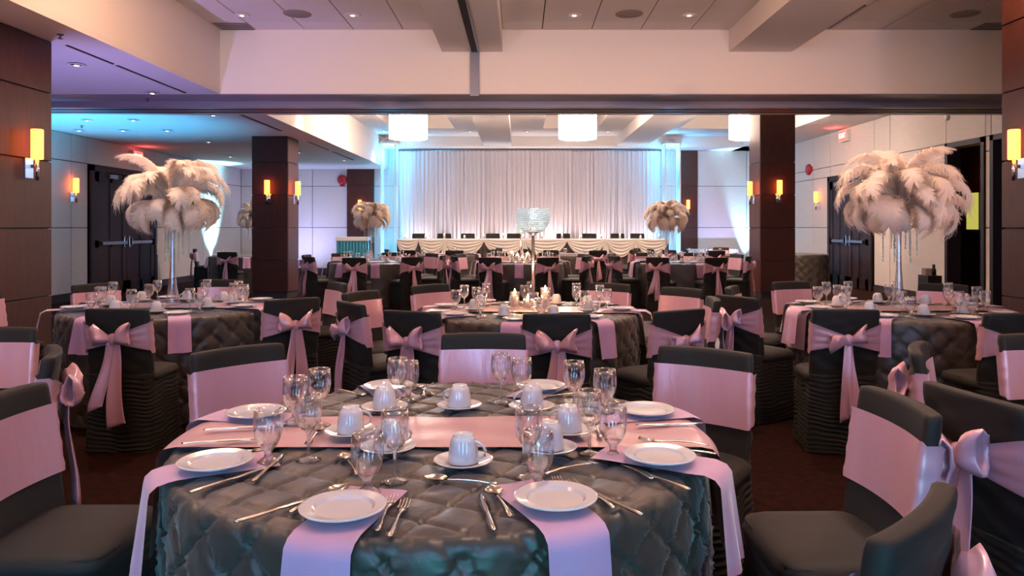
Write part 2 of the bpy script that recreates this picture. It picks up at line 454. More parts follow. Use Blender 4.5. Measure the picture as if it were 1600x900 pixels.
# far room
cf = struct(ob('ceiling_far', MB().box(XB, 6.44, YT2, YB, TOP + 0.45, TOP + 0.5).mesh('ceiling_far', M['ceil'], False)))
def ring(mb, x0, x1, y0, y1, r):
    a0, a1, b0, b1 = r
    mb.box(x0, x1, y0, b0, TOP, TOP + 0.06).box(x0, x1, b1, y1, TOP, TOP + 0.06).box(x0, a0, b0, b1, TOP, TOP + 0.06).box(a1, x1, b0, b1, TOP, TOP + 0.06)
    mb.box(a0 - 0.04, a0, b0, b1, TOP + 0.06, TOP + 0.46).box(a1, a1 + 0.04, b0, b1, TOP + 0.06, TOP + 0.46).box(a0, a1, b0 - 0.04, b0, TOP + 0.06, TOP + 0.46).box(a0, a1, b1, b1 + 0.04, TOP + 0.06, TOP + 0.46)
rg = MB()
ring(rg, XB, -1.026, YT2, 21.5, (-3.35, -1.72, 13.0, 19.7))
ring(rg, -0.229, 2.77, YT2, 21.5, (0.62, 2.05, 13.0, 19.7))
ring(rg, 3.60, 6.5, YT2, 21.5, (4.2, 5.8, 13.0, 19.7))
ob('coffer_ring', rg.mesh('coffer_ring', M['ceil'], False), cf)
box_struct('ceiling_back_soffit', XB, XR1 + 0.2, 21.4, YB + 0.1, BEAM, TOP + 0.02, M['ceil'])
box_struct('ceiling_right_soffit', 6.44, XR1 + 0.2, YT2, YB, BEAM, TOP + 0.02, M['ceil'])
box_struct('ceiling_left_soffit', XL1 - 0.2, XB + 0.002, YT2, YB + 0.1, SOF, SOF + 0.06, M['ceil'])
box_struct('trim_15', XB - 0.1, XB, YT2, YB + 0.1, SOF + 0.012, TOP + 0.5, M['paint'])
# wall behind the camera; unseen windows added for bluish daylight and reflections
wf = box_struct('wall_front', XL0 - 0.3, XR0 + 0.3, YF - 0.2, YF, 0, TOP, M['paint'])
for i, x in enumerate((-3.2, 0.0, 3.2)):
    wd = struct(ob('window_%d' % (i + 2), MB().box(x - 0.38, x + 0.38, YF, YF + 0.05, 0.55, 2.95).mesh('window_frame', M['white'], False)))
    for (a, b) in ((-0.33, -0.02), (0.02, 0.33)):
        ob('pane', MB().box(x + a, x + b, YF + 0.05, YF + 0.056, 0.6, 2.9).mesh('pane', M['winpane'], False), wd)
    light('window_daylight', 'AREA', (x, YF + 0.1, 1.8), C_DAY, P_WINDOW, wd, (radians(90), 0, pi), 0.6, 2.2)

# ------------------------------------------------------------------ ceiling fittings
ring_m = MB().lathe([(0.062, 0.0), (0.075, -0.006), (0.092, -0.006), (0.095, 0.0)], 24, cap0=False, cap1=False).mesh('trim_ring', M['white'])
refl_m = MB().lathe([(0.064, 0.0), (0.055, 0.004), (0.03, 0.006)], 24, cap0=False, cap1=True).mesh('reflector', M['lampoff'])
lens_m = MB().lathe([(0.028, -0.010), (0.024, -0.014), (0.001, -0.016)], 16, cap0=False, cap1=True).mesh('lens', M['lamp'])
def downlight(x, y, z, power, label, group, spot=1.2, col=C_WARM):
    d = tag(ob('recessed_downlight', None, None, (x, y, z - 0.008)), label, 'downlight', group)
    ob('trim_ring', ring_m, d); ob('reflector', refl_m, d); ob('lens', lens_m, d)
    if power: light('downlight_lamp', 'SPOT', (0, 0, -0.03), col, power, d, (0, 0, 0), 0.05, None, spot, 0.8)
    return d
names = {-3.41: 'near the bulkhead corner', -2.05: 'beside the round speaker grille', 0.67: 'next to the central beam', 2.08: 'next to the wide beam'}
for x, nm in names.items():
    for y in (9.13, 5.7, 2.4, -0.8):
        downlight(x, y, TOP, P_DOWN * (0.12 if y > 9 else 1), ('recessed downlight in the tiled ceiling ' + nm) if y > 9 else 'recessed downlight in the tiled ceiling overhead, out in the room', 'downlights of the tiled ceiling' if y < 9 else None)
fl = [(-4.79, 8.04, 'recessed downlight in the low soffit nearest the wood pier'), (-4.8, 9.72, 'recessed downlight in the low soffit just before the partition track'),
      (-4.8, 11.65, 'bright recessed downlight in the blue-lit soffit beyond the partition track'), (-6.34, 12.2, None), (-7.1, 12.2, None), (-8.0, 13.5, None), (-7.2, 13.5, None), (-6.4, 13.5, None), (-6.4, 15.3, None), (-5.2, 17.5, None), (-7.2, 18.5, None), (-4.6, 19.5, None)]
ORD = 'first second third fourth fifth sixth seventh eighth ninth tenth eleventh twelfth thirteenth fourteenth'.split()
kf = 0
for x, y, lb in fl:
    if lb is None: kf += 1
    downlight(x, y, SOF, P_DOWN_FAR if lb or y > 15 else 4, lb or 'small downlight in the blue-lit far soffit, %s away from the pier' % ORD[kf - 1], None if lb else 'downlights of the far soffit')
BAY = {-3.66: 'bulkhead side of the bulkhead bay', -1.35: 'beam side of the bulkhead bay', 0.2: 'slot beam side of the middle bay', 2.4: 'wide beam side of the middle bay', 3.9: 'beam side of the column bay', 6.1: 'wall side of the column bay'}
for x, bn in BAY.items():
    for y, rn in ((13.4, 'just past the track'), (17.0, 'level with the pendants'), (20.2, 'close to the curtain')):
        downlight(x, y, TOP, P_DOWN_FAR, 'small downlight, %s, %s' % (bn, rn), 'downlights of the coffered ceiling', col=(1, 0.78, 0.66))
sp_m = MB().lathe([(0.17, 0.0), (0.165, -0.008), (0.001, -0.009)], 32, cap0=False).mesh('speaker_grille', M['grille'])
for x, nm in ((-2.72, 'round grey speaker grille in the tiles beside the bulkhead'), (1.34, 'round grey speaker grille in the middle bay of tiles'), (5.45, 'round grey speaker grille in the orange-lit bay')):
    tag(ob('speaker_grille', sp_m, None, (x, 9.1, TOP - 0.001)), nm, 'speaker')
def diffuser(x0, x1, y0, y1, z, label):
    t = tag(ob('air_diffuser', MB().box(x0, x1, y0, y1, z - 0.006, z).mesh('air_diffuser', M['slot'], False)), label, 'diffuser')
    mb = MB()
    w = min(x1 - x0, y1 - y0)
    if x1 - x0 < y1 - y0: mb.box(x0 + w * 0.4, x0 + w * 0.6, y0, y1, z - 0.012, z - 0.006)
    else: mb.box(x0, x1, y0 + w * 0.4, y0 + w * 0.6, z - 0.012, z - 0.006)
    ob('blade', mb.mesh('blade', M['brushed'], False), t)
diffuser(-4.40, -4.37, 7.2, 8.02, SOF, 'long dark slot diffuser in the soffit above the wood pier')
diffuser(-4.40, -4.37, 8.1, 9.75, SOF, 'long dark slot diffuser in the soffit beside the bulkhead')
diffuser(4.02, 4.08, 8.75, 9.78, TOP, 'dark slot diffuser beside the wide ceiling beam')
diffuser(-4.4, -4.34, 11.6, 13.6, SOF, 'slot diffuser in the far soffit before the square column')
diffuser(-4.4, -4.34, 15.4, 17.0, SOF, 'slot diffuser in the far soffit past the square column')
diffuser(-4.4, -4.34, 17.4, 19.5, SOF, 'slot diffuser in the far soffit near the crystal tower')
def vent(x0, x1, y0, y1, label):
    t = tag(ob('air_vent', MB().box(x0, x1, y0, y1, TOP - 0.008, TOP - 0.001).mesh('air_vent', M['grille'], False)), label, 'vent')
    for k in range(4):
        yy = y0 + (k + 0.5) * (y1 - y0) / 4
        ob('louvre', MB().box(x0 + 0.02, x1 - 0.02, yy - 0.02, yy + 0.012, TOP - 0.016, TOP - 0.008).mesh('louvre', M['brushed'], False), t)
vent(-3.93, -3.5, 9.5, 9.83, 'grey air vent in the tiles at the bulkhead corner')
vent(5.95, 6.6, 9.5, 9.83, 'grey air vent in the tiles beside the tall wood pier')
spk_m = MB().lathe([(0.03, 0), (0.03, -0.008), (0.01, -0.01), (0.008, -0.035), (0.022, -0.038), (0.022, -0.042)], 12).mesh('sprinkler_head', M['brushed'])
for p, lb in (((-4.2, 6.8, SOF), 'small sprinkler head on the soffit above the wood pier'), ((-5.1, 10.2, SOF), 'small sprinkler head on the soffit before the partition track'), ((-7.6, 12.9, SOF), 'small sprinkler head on the far blue soffit')):
    tag(ob('sprinkler_head', spk_m, None, p), lb, 'sprinkler')
tag(ob('smoke_detector', MB().lathe([(0.06, 0), (0.058, 0.03), (0.03, 0.045), (0.001, 0.045)], 20).mesh('smoke_detector', M['white']), None, (XR1 - 0.001, 13.3, 3.35), (0, -pi / 2, 0)), 'white round detector on the wall above the dark doorway', 'detector')

# ------------------------------------------------------------------ sconces
sg_m = MB().lathe([(0.046, 0.0), (0.05, 0.005), (0.05, 0.265), (0.046, 0.27)], 20).mesh('glass_shade', M['amber'])
sb_m = MB().lathe([(0.016, -0.17), (0.016, 0.02)], 12).mesh('support_bar', M['chrome'])
sbp_m = MB().box(-0.055, 0.055, 0.0, 0.02, -0.15, 0.03).box(-0.02, 0.02, 0.02, 0.075, -0.06, -0.03).mesh('back_plate', M['chrome'], False)
def sconce(loc, rz, label):
    s = tag(ob('wall_sconce', None, None, loc, (0, 0, rz)), label, 'sconce')   # local +y leaves the wall
    ob('back_plate', sbp_m, s); ob('support_bar', sb_m, s, (0, 0.09, 0)); ob('glass_shade', sg_m, s, (0, 0.09, 0.02))
    return s
RXP, RXM, RYM = -pi / 2, pi / 2, pi        # facing +x, -x, -y
sconce((XL0, 6.72, 1.98), RXP, 'large amber wall sconce on the dark wood pier below the soffit')
sconce((XR0, 6.74, 1.98), RXM, 'large amber wall sconce on the dark wood pier by the doorways')
for y, q in ((4.0, 'first'), (1.2, 'second'), (-1.6, 'third')):  # unseen sconces added to warm the upper walls and bulkhead
    sconce((XL0, y, 1.98), RXP, 'amber wall sconce on the near wood wall, %s back from the pier end' % q)
    sconce((XR0, y, 1.98), RXM, 'amber wall sconce on the doorway-side near wood wall, %s back' % q)
sconce((XL1, 14.05, 2.02), RXP, 'amber wall sconce on the pale wall next to the double doors')
sconce((-4.86, 14.395, 2.0), RYM, 'amber sconce on the front face of the column beside the plume table')
sconce((-4.488, 14.75, 2.0), RXP, 'amber sconce on the pink-lit side face of the far column')
sconce((-4.83, YB - 0.055, 1.92), RYM, 'amber sconce on the brown panel strip behind the white plumes')
sconce((5.09, YB - 0.055, 1.92), RYM, 'amber sconce on the brown panel strip beside the crystal tower')
sconce((4.655, 14.75, 2.0), RXM, 'amber sconce on the side face of the column beside the blue-edged wall')
sconce((5.0, 14.395, 2.0), RYM, 'amber sconce on the front face of the column near the red bell')
sconce((XR1, 19.0, 2.0), RXM, 'amber sconce on the pale wall between bell and double doors')
sconce((9.5, 15.05, 2.22), RXM, 'amber sconce inside the corridor above the yellow window')

# ------------------------------------------------------------------ signs, bells
def exit_sign(loc, rz, label):
    e = tag(ob('exit_sign', None, None, loc, (0, 0, rz)), label, 'exit sign')    # local +y leaves the wall
    ob('housing', MB().box(-0.2, 0.2, 0.0, 0.11, -0.13, 0.13).mesh('housing', M['white'], False), e)
    ob('face', MB().box(-0.185, 0.185, 0.11, 0.116, -0.115, 0.115).mesh('face', M['exit'], False), e)
    tcu = bpy.data.curves.new('lettering', 'FONT'); tcu.body = 'EXIT'; tcu.size = 0.17; tcu.align_x = 'CENTER'; tcu.align_y = 'CENTER'; tcu.extrude = 0.002
    tmp = bpy.data.objects.new('tmp', tcu); COL.objects.link(tmp)
    lm = bpy.data.meshes.new_from_object(tmp.evaluated_get(bpy.context.evaluated_depsgraph_get()))
    bpy.data.objects.remove(tmp)
    lm.materials.clear(); lm.materials.append(M['exitw'])
    ob('lettering', lm, e, (0, 0.118, 0), (pi / 2, 0, pi))
    light('exit_glow', 'POINT', (0, 0.3, 0.08), (1, 0.1, 0.08), 1.5, e, (0, 0, 0), 0.05)
exit_sign((XL1, 16.3, 2.92), RXP, 'lit red EXIT sign above the double doors by the plumes')
exit_sign((XR1, 17.4, 3.52), RXM, 'lit red EXIT sign high on the side wall beside the column')
bell_m = MB().lathe([(0.15, 0.0), (0.15, 0.03), (0.13, 0.07), (0.06, 0.09), (0.001, 0.095)], 28).mesh('gong', M['red'])
for loc, rot, lb in ((atd(535, 281, YB - 0.001), (pi / 2, 0, 0), 'round red fire bell on the pale back wall'), ((XR1 - 0.001, 19.65, atd(0, 265, 19.65)[2]), (0, -pi / 2, 0), 'round red fire bell high on the side wall beyond the column')):
    b = tag(ob('fire_bell', None, None, loc, rot), lb, 'fire bell')
    ob('gong', bell_m, b)
    ob('back_box', MB().box(-0.07, 0.07, -0.2, -0.12, 0.0, 0.04).mesh('back_box', M['red'], False), b)

# ------------------------------------------------------------------ drum pendants
def drum(x, y, zb, r, h, label, top=TOP + 0.45, shade='drum', group=None):
    d = tag(ob('drum_pendant', None, None, (x, y, zb)), label, 'pendant lamp', group)
    ob('shade', MB().lathe([(r - 0.01, 0.0), (r, 0.005), (r, h), (r - 0.01, h)], 48, cap0=False, cap1=False).mesh('shade', M[shade]), d)
    ob('diffuser', MB().lathe([(0.001, 0.0), (r - 0.012, 0.012), (r - 0.012, 0.02)], 48, cap0=True, cap1=True).mesh('diffuser', M['drum'] if shade == 'drum' else M['white']), d)
    ob('rod', MB().lathe([(0.012, h * 0.3), (0.012, top - zb)], 8).mesh('rod', M['chrome']), d)
    ob('ceiling_rose', MB().lathe([(0.07, top - 0.03 - zb), (0.07, top - zb)], 16).mesh('ceiling_rose', M['chrome']), d)
drum(-2.36, 15.75, 3.26, 0.4, 0.5, 'glowing white drum pendant above the crystal tower side')
drum(1.23, 15.75, 3.26, 0.4, 0.5, 'glowing white drum pendant over the middle of the far room')
drum(4.85, 15.75, 3.26, 0.4, 0.5, 'glowing white drum pendant partly hidden by the square column')

for x in (-2.45, 1.25, 4.05):  # pendants added above the view for even warm light
    for y in (1.4, 6.15):
        drum(x, y, 3.46, 0.4, 0.42, 'warm drum pendant hanging over the front tables, above the view', TOP, 'drumw', 'drum pendants above the front tables')

# ------------------------------------------------------------------ uplights
def uplight(loc, aim, label, power, col, lens, spot=1.0, blend=0.7):
    u = tag(ob('floor_uplight', None, None, loc), label, 'uplight')
    ob('body', MB().lathe([(0.07, 0.02), (0.075, 0.03), (0.075, 0.16), (0.068, 0.165)], 18).mesh('body', M['black']), u)
    ob('base_plate', MB().box(-0.09, 0.09, -0.09, 0.09, 0, 0.02).mesh('base_plate', M['black'], False), u)
    ob('lens', MB().lathe([(0.06, 0.166), (0.055, 0.17), (0.001, 0.171)], 18, cap0=False).mesh('lens', lens), u)
    d = Vector(aim) - Vector((loc[0], loc[1], loc[2] + 0.2))
    q = d.to_track_quat('-Z', 'Y').to_euler()
    light('led_beam', 'SPOT', (0, 0, 0.2), col, power, u, q, 0.05, None, spot, blend)
uplight((XL1 + 0.16, 20.4, 0), (XL1 + 0.02, 20.4, 3.0), 'cyan floor uplight washing the pale wall past the double doors', P_UP * 6.0, C_WASH, M['led'], 0.6)
uplight((XL1 + 0.75, 20.35, 0), (XL1 - 0.05, 20.4, 1.7), 'second cyan floor uplight standing off the pale wall past the doors', P_UP * 7.0, C_WASH, M['led'], 0.95, 1.0)  # added to widen and brighten the cyan band
uplight((6.85, YB - 0.2, 0), (6.85, YB - 0.03, 3.0), 'cyan floor uplight at the back wall behind the column', P_UP * 6.0, C_WASH, M['led'], 0.7)
uplight((-7.3, 11.45, 0), (-7.1, 12.2, 3.1), 'cyan floor uplight behind the wood pier washing the low soffit', P_UP * 3.2, C_CYAN, M['led'], 1.5)
uplight((-4.7, 7.35, 0), (-5.0, 8.9, 3.15), 'violet floor uplight at the end of the wood pier', 150.0, (0.45, 0.36, 1.0), M['led'], 1.7)  # hidden lamp added for the purple tint of the soffit
uplight((-6.4, 21.3, 0), (-6.4, 22.6, 1.9), 'lavender floor uplight before the pale back wall beyond the column', 150.0, (0.42, 0.45, 1.0), M['led'], 2.2, 1.0)  # added to give the back wall a bluish tinge
uplight((6.1, 21.3, 0), (6.1, 22.6, 2.4), 'lavender floor uplight before the back wall at the stage skirting', 110.0, (0.42, 0.45, 1.0), M['led'], 2.0, 1.0)  # its added counterpart on the other side
uplight((-4.0, -0.6, 0), (-1.6, 6.0, 4.0), 'pink floor uplight beside the wood wall behind the camera', 430.0, (1.0, 0.60, 0.46), M['ledw'], 0.85)  # unseen pair added to brighten the front ceiling
uplight((4.1, -0.6, 0), (2.4, 6.0, 4.0), 'pink floor uplight beside the opposite wood wall behind the camera', 430.0, (1.0, 0.60, 0.46), M['ledw'], 0.85)
uplight((0.2, -1.7, 0), (-0.1, 1.5, 0.45), 'teal floor uplight aimed at the front of the big table', 110.0, (0.02, 0.62, 0.75), M['led'], 0.8)  # lamp added out of view for the teal on the cloth

# ------------------------------------------------------------------ round tables with pintuck cloth
ZT = 0.75
def pin(p, q, A, S):
    """height of the pin-tucked cloth; sharp creases join the tuck points at integer (p, q)"""
    dp, dq = p - round(p), q - round(q)
    ap, aq = abs(dp), abs(dq)
    fp, fq = 1 - exp(-ap / 0.05), 1 - exp(-aq / 0.05)
    h = A * (0.72 * min(fp, fq) + 0.28 * (abs(sin(pi * p)) * abs(sin(pi * q))) ** 0.5)
    rho = sqrt(dp * dp + dq * dq)
    an = atan2(dq, dp)
    h += S * cos(10 * an + 2.1 * round(p) + 1.3 * round(q)) * exp(-((rho - 0.16) / 0.19) ** 2)
    h -= A * 0.7 * exp(-(rho / 0.07) ** 2)
    h += 0.09 * A * sin(5 * p + 2.5 * sin(4 * q)) * sin(4 * q + 2 * sin(3 * p))
    return h

def cloth_mesh(R, res, cell=0.155, seed=0):
    n = max(48, int(2 * pi * R / res)); rc = 0.022
    top = R - rc
    nt, na, ns = max(8, int(top / res)), 4, max(8, int(0.70 / res))
    k = max(6, round(2 * pi * R / cell)); us = k / (2 * pi)
    rings = []
    for i in range(1, nt + 1): rings.append(('t', top * i / nt))
    for i in range(1, na + 1): rings.append(('a', (pi / 2) * i / na))
    for i in range(1, ns + 1): rings.append(('s', (ZT - rc - 0.012) * i / ns))
    loops = []
    for kind, s in rings:
        L = []
        for i in range(n):
            th = 2 * pi * i / n
            c, sn = cos(th), sin(th)
            if kind == 't':
                u, v = s * c / cell, s * sn / cell
                fade = min(1.0, (top - s) / 0.05 + 0.35)
                h = pin(u + v + seed, u - v, 0.0115 * fade, 0.0014 * fade)
                L.append((s * c, s * sn, ZT + h))
            else:
                if kind == 'a': r, z, nr, nz, dn = top + rc * sin(s), ZT - rc + rc * cos(s), sin(s), cos(s), rc * s
                else: r, z, nr, nz, dn = R, ZT - rc - s, 1.0, 0.0, rc * 1.57 + s
                t = max(0.0, dn / 0.72)
                u, v = th * us, dn / cell * 1.0 + 0.15
                h = pin(u + v, u - v, 0.012 + 0.010 * min(1, t * 4), 0.006 + 0.007 * min(1, t * 3))
                fl = t * (0.004 + 0.012 * sin(9 * th + seed) + 0.008 * sin(17 * th + 1.3))
                rr = r + nr * h + fl
                L.append((rr * c, rr * sn, z + nz * h))
        loops.append(L)
    mb = MB(); mb.loft(loops, False, False)
    mb.v.append((0, 0, ZT + 0.004)); ci = len(mb.v) - 1
    mb.f.extend([(ci, i, (i + 1) % n) for i in range(n)])
    return mb.mesh('pintuck_cloth', M['taffeta'])

leg_m = MB().tube([(0, 0, 0.0), (0, 0, 0.7)], 0.016, 8).mesh('table_leg', M['brushed'])
def top_mesh(R):
    return MB().lathe([(0.001, 0.70), (R - 0.06, 0.70), (R - 0.055, 0.715), (R - 0.06, 0.73), (0.001, 0.73)], 40).mesh('table_top', M['wood'])
CLOTH = {}
def round_table(x, y, R, res, tl, cl, rz=0.0, seed=0):
    t = tag(ob('round_table', None, None, (x, y, 0)), tl, 'table')
    if R not in CLOTH: CLOTH[R] = (top_mesh(R), {})
    ob('table_top', CLOTH[R][0], t)
    for i in range(4):
        a = pi / 4 + i * pi / 2
        ob('leg', leg_m, t, (0.42 * cos(a), 0.42 * sin(a), 0))
    if res not in CLOTH[R][1]: CLOTH[R][1][res] = cloth_mesh(R, res, 0.155 if res < 0.03 else 0.22, seed)
    tag(ob('tablecloth', CLOTH[R][1][res], None, (x, y, 0), (0, 0, rz)), cl, 'tablecloth')
    return t

def drape_strip(R, W, drop, nu, nv, mode, lift=0.014, flare=0.10, wav=0.004, r_in=None, seed=0.0):
    """mode 'both': runner across the table along x; 'one': napkin from r_in to the edge along +x and down"""
    mb = MB()
    def pt(u, v):
        y = (v - 0.5) * W
        xe = sqrt(max(R * R - y * y, 0.01)) + 0.012
        rc = 0.03
        if mode == 'both':
            s = (u * 2 - 1) * (xe + drop); sg = 1 if s >= 0 else -1; s = abs(s)
        else:
            s = r_in + u * (xe + drop - r_in); sg = 1
        flat = xe - rc
        if s <= flat:
            x, z = s, ZT + lift + wav * sin(11 * s + 5 * v + seed) * sin(7 * v + seed)
        elif s <= flat + rc * 1.57:
            a = (s - flat) / rc
            x, z = flat + (rc + 0.02) * sin(a), ZT + lift - rc + rc * cos(a)
        else:
            d = s - flat - rc * 1.57
            t = d / max(drop, 0.01)
            x = xe + 0.02 + flare * d + 0.012 * t * sin(9 * v + 2 * sg + seed)
            z = ZT + lift - rc - d
            y *= 1 + 0.05 * t
        return (sg * x, y, z)
    mb.grid(pt, nu, nv)
    return mb

R1, R2 = 0.762, 0.775
T1, T2, T3, T4 = (-0.229, 2.255), (-2.73, 5.85), (0.093, 5.58), (2.88, 5.65)
T7, T8, T9, T10 = (-2.62, 13.4), (0.02, 13.4), (2.84, 13.4), (-6.0, 16.35)
T11, T12, T13 = (-1.75, 17.3), (1.45, 17.3), (4.3, 17.2)
TN = {1: 'the big table in front', 2: 'the plume table by the wood pier', 3: 'the crystal bowl table', 4: 'the plume table by the doorways',
      7: 'the far plume table under the bell', 8: 'the far small crystal bowl table', 9: 'the far plume table nearer the brown strip', 10: 'the far plume table behind the column',
      11: 'the small table before the head table', 12: 'the second small table before the head table', 13: 'the corner table near the blue-lit wall'}
TAB = {1: T1, 2: T2, 3: T3, 4: T4, 7: T7, 8: T8, 9: T9, 10: T10, 11: T11, 12: T12, 13: T13}
ORD = 'first second third fourth fifth sixth seventh eighth ninth tenth eleventh twelfth thirteenth fourteenth'.split()
HR = ['three', 'two', 'one', 'twelve', 'eleven', 'ten', 'nine', 'eight', 'seven', 'six', 'five', 'four']
def clock(a):
    return HR[int(round((a % 360) / 30.0)) % 12] + " o'clock"

tl = {1: 'round banquet table in front, set with eight places and no centrepiece'}
for k, (x, y) in TAB.items():
    round_table(x, y, R1 if k == 1 else R2, 0.009 if k == 1 else (0.017 if k < 5 else 0.05),
                'round banquet table under the cloth of ' + TN[k] if k > 1 else tl[1], 'pin-tucked charcoal taffeta cloth on ' + TN[k], 0.3 * k, 0.3)

run1 = drape_strip(R1 + 0.014, 0.335, 0.30, 90, 16, 'both', lift=0.019).mesh('table_runner', M['runner'])
run2 = drape_strip(R2 + 0.012, 0.36, 0.27, 60, 12, 'both', lift=0.021, flare=0.12).mesh('table_runner', M['runner'])
for k, (x, y) in TAB.items():
    if k in (10,): continue
    tag(ob('table_runner', run1 if k == 1 else run2, None, (x, y, 0), (0, 0, 0 if k == 1 else radians((-4, 3, 2)[k % 3]))), 'pale pink satin runner laid across ' + TN[k], 'table runner')

# ------------------------------------------------------------------ tableware meshes
plate_m = MB().lathe([(0.001, 0.004), (0.05, 0.003), (0.055, 0.0), (0.06, 0.002), (0.066, 0.009), (0.093, 0.014), (0.0935, 0.0165), (0.09, 0.0178), (0.067, 0.0135), (0.061, 0.0068), (0.001, 0.006)], 48).mesh('side_plate', M['china'])
saucer_m = MB().lathe([(0.001, 0.003), (0.035, 0.003), (0.04, 0.0), (0.045, 0.002), (0.076, 0.014), (0.0775, 0.0165), (0.074, 0.0175), (0.045, 0.007), (0.03, 0.005), (0.001, 0.005)], 40).mesh('saucer', M['china'])
cup_m = MB().lathe([(0.036, 0.002), (0.0395, 0.0), (0.041, 0.002), (0.0385, 0.03), (0.034, 0.055), (0.029, 0.066), (0.025, 0.0685), (0.0245, 0.074), (0.021, 0.074), (0.02, 0.070), (0.001, 0.070)], 32).mesh('cup_body', M['china'])
hp = [(0.036 + 0.0, 0, 0.018), (0.048, 0, 0.016), (0.060, 0, 0.022), (0.063, 0, 0.034), (0.056, 0, 0.046), (0.044, 0, 0.053), (0.031, 0, 0.056)]
handle_m = MB().tube(hp, 0.0042, 8).mesh('cup_handle', M['china'])
wine_m = MB().lathe([(0.001, 0.002), (0.033, 0.0), (0.034, 0.002), (0.020, 0.005), (0.007, 0.010), (0.0042, 0.020), (0.0040, 0.065), (0.007, 0.076), (0.020, 0.086), (0.031, 0.104), (0.0355, 0.128), (0.0345, 0.155), (0.0315, 0.176),
                    (0.0303, 0.176), (0.033, 0.155), (0.034, 0.128), (0.0295, 0.105), (0.018, 0.089), (0.001, 0.081)], 28, cap0=True).mesh('wine_glass', M['glass'])
goblet_m = MB().lathe([(0.001, 0.002), (0.033, 0.0), (0.034, 0.003), (0.022, 0.009), (0.011, 0.017), (0.0095, 0.026), (0.013, 0.036), (0.024, 0.048), (0.034, 0.068), (0.0385, 0.092), (0.038, 0.118), (0.0355, 0.143),
                       (0.0342, 0.143), (0.0365, 0.118), (0.0368, 0.092), (0.0322, 0.07), (0.022, 0.052), (0.001, 0.044)], 28, cap0=True).mesh('water_goblet', M['glass'])

for m_, zb_ in ((wine_m, 0.083), (goblet_m, 0.046)):     # thin blown bowl on a solid stem and foot
    m_.materials.append(M['glassthin'])
    for p_ in m_.polygons:
        if p_.center.z > zb_: p_.material_index = 1

def cut_loops(prof, thick, bend):
    loops = []
    for (x, w) in prof:
        z = bend(x)
        t = thick(x) if callable(thick) else thick
        loops.append([(x, -w, z), (x, 0, z + t), (x, w, z), (x, 0, z - t * 0.4)])
    return loops
hand = [(0.0, 0.004), (0.004, 0.010), (0.02, 0.0105), (0.05, 0.006), (0.10, 0.0035), (0.125, 0.004)]
hb = lambda x: 0.003 + 0.004 * sin(pi * min(1, x / 0.13))
knife_m = MB().loft(cut_loops([(0.0, 0.004), (0.006, 0.009), (0.03, 0.009), (0.09, 0.007), (0.10, 0.006), (0.115, 0.010), (0.18, 0.0105), (0.205, 0.007), (0.215, 0.001)], 0.0035, lambda x: 0.004)).mesh('table_knife', M['silver'])
sp = MB().loft(cut_loops(hand + [(0.135, 0.005)], 0.0025, hb))
sp.grid(lambda u, v: (0.13 + 0.058 * u, 0.0215 * sin(pi * min(1, max(0.0, 0.06 + 0.94 * u)) ** 0.85) * (2 * v - 1), 0.007 - 0.008 * sin(pi * u) * (1 - (2 * v - 1) ** 2) + 0.0015), 10, 8)
sp.grid(lambda u, v: (0.13 + 0.058 * u, 0.0215 * sin(pi * min(1, max(0.0, 0.06 + 0.94 * u)) ** 0.85) * (2 * v - 1), 0.0055 - 0.008 * sin(pi * u) * (1 - (2 * v - 1) ** 2) + 0.0015), 10, 8)
spoon_m = sp.mesh('table_spoon', M['silver'])
fk = MB().loft(cut_loops(hand + [(0.135, 0.008), (0.142, 0.0125), (0.155, 0.0130)], 0.0022, hb))
for q in (-0.0108, -0.0036, 0.0036, 0.0108):
    fk.loft([[(x, q - ww, z), (x, q, z + 0.0018), (x, q + ww, z), (x, q, z - 0.001)] for x, ww, z in ((0.152, 0.0022, 0.004), (0.17, 0.002, 0.003), (0.188, 0.0018, 0.006), (0.196, 0.0006, 0.008))])
fork_m = fk.mesh('table_fork', M['silver'])

for m_ in (plate_m, saucer_m): sharp(m_, 22)
def plate(x, y, z, lb, g=None): return tag(ob('side_plate', plate_m, None, (x, y, z), (0, 0, rnd.random() * 6)), lb, 'plate', g)
def cup(x, y, z, rz, k_lb, s_lb):
    tag(ob('saucer', saucer_m, None, (x, y, z)), s_lb, 'saucer')
    c = tag(ob('coffee_cup', None, None, (x, y, z + 0.0088), (0, 0, rz)), k_lb, 'cup')
    ob('cup_body', cup_m, c); ob('handle', handle_m, c)
def wine(x, y, z, lb): return tag(ob('wine_glass', wine_m, None, (x, y, z)), lb, 'wine glass')
def goblet(x, y, z, lb): return tag(ob('water_goblet', goblet_m, None, (x, y, z)), lb, 'goblet')

def zs(k, y, m=0.08):
    """height of the table surface: the runner where it lies, else the cloth"""
    b = 0.168 if k == 1 else 0.195
    if abs(y - TAB[k][1]) < b + m: return ZT + (0.0245 if k == 1 else 0.027)
    return ZT + (0.0125 if k == 1 else 0.0145)
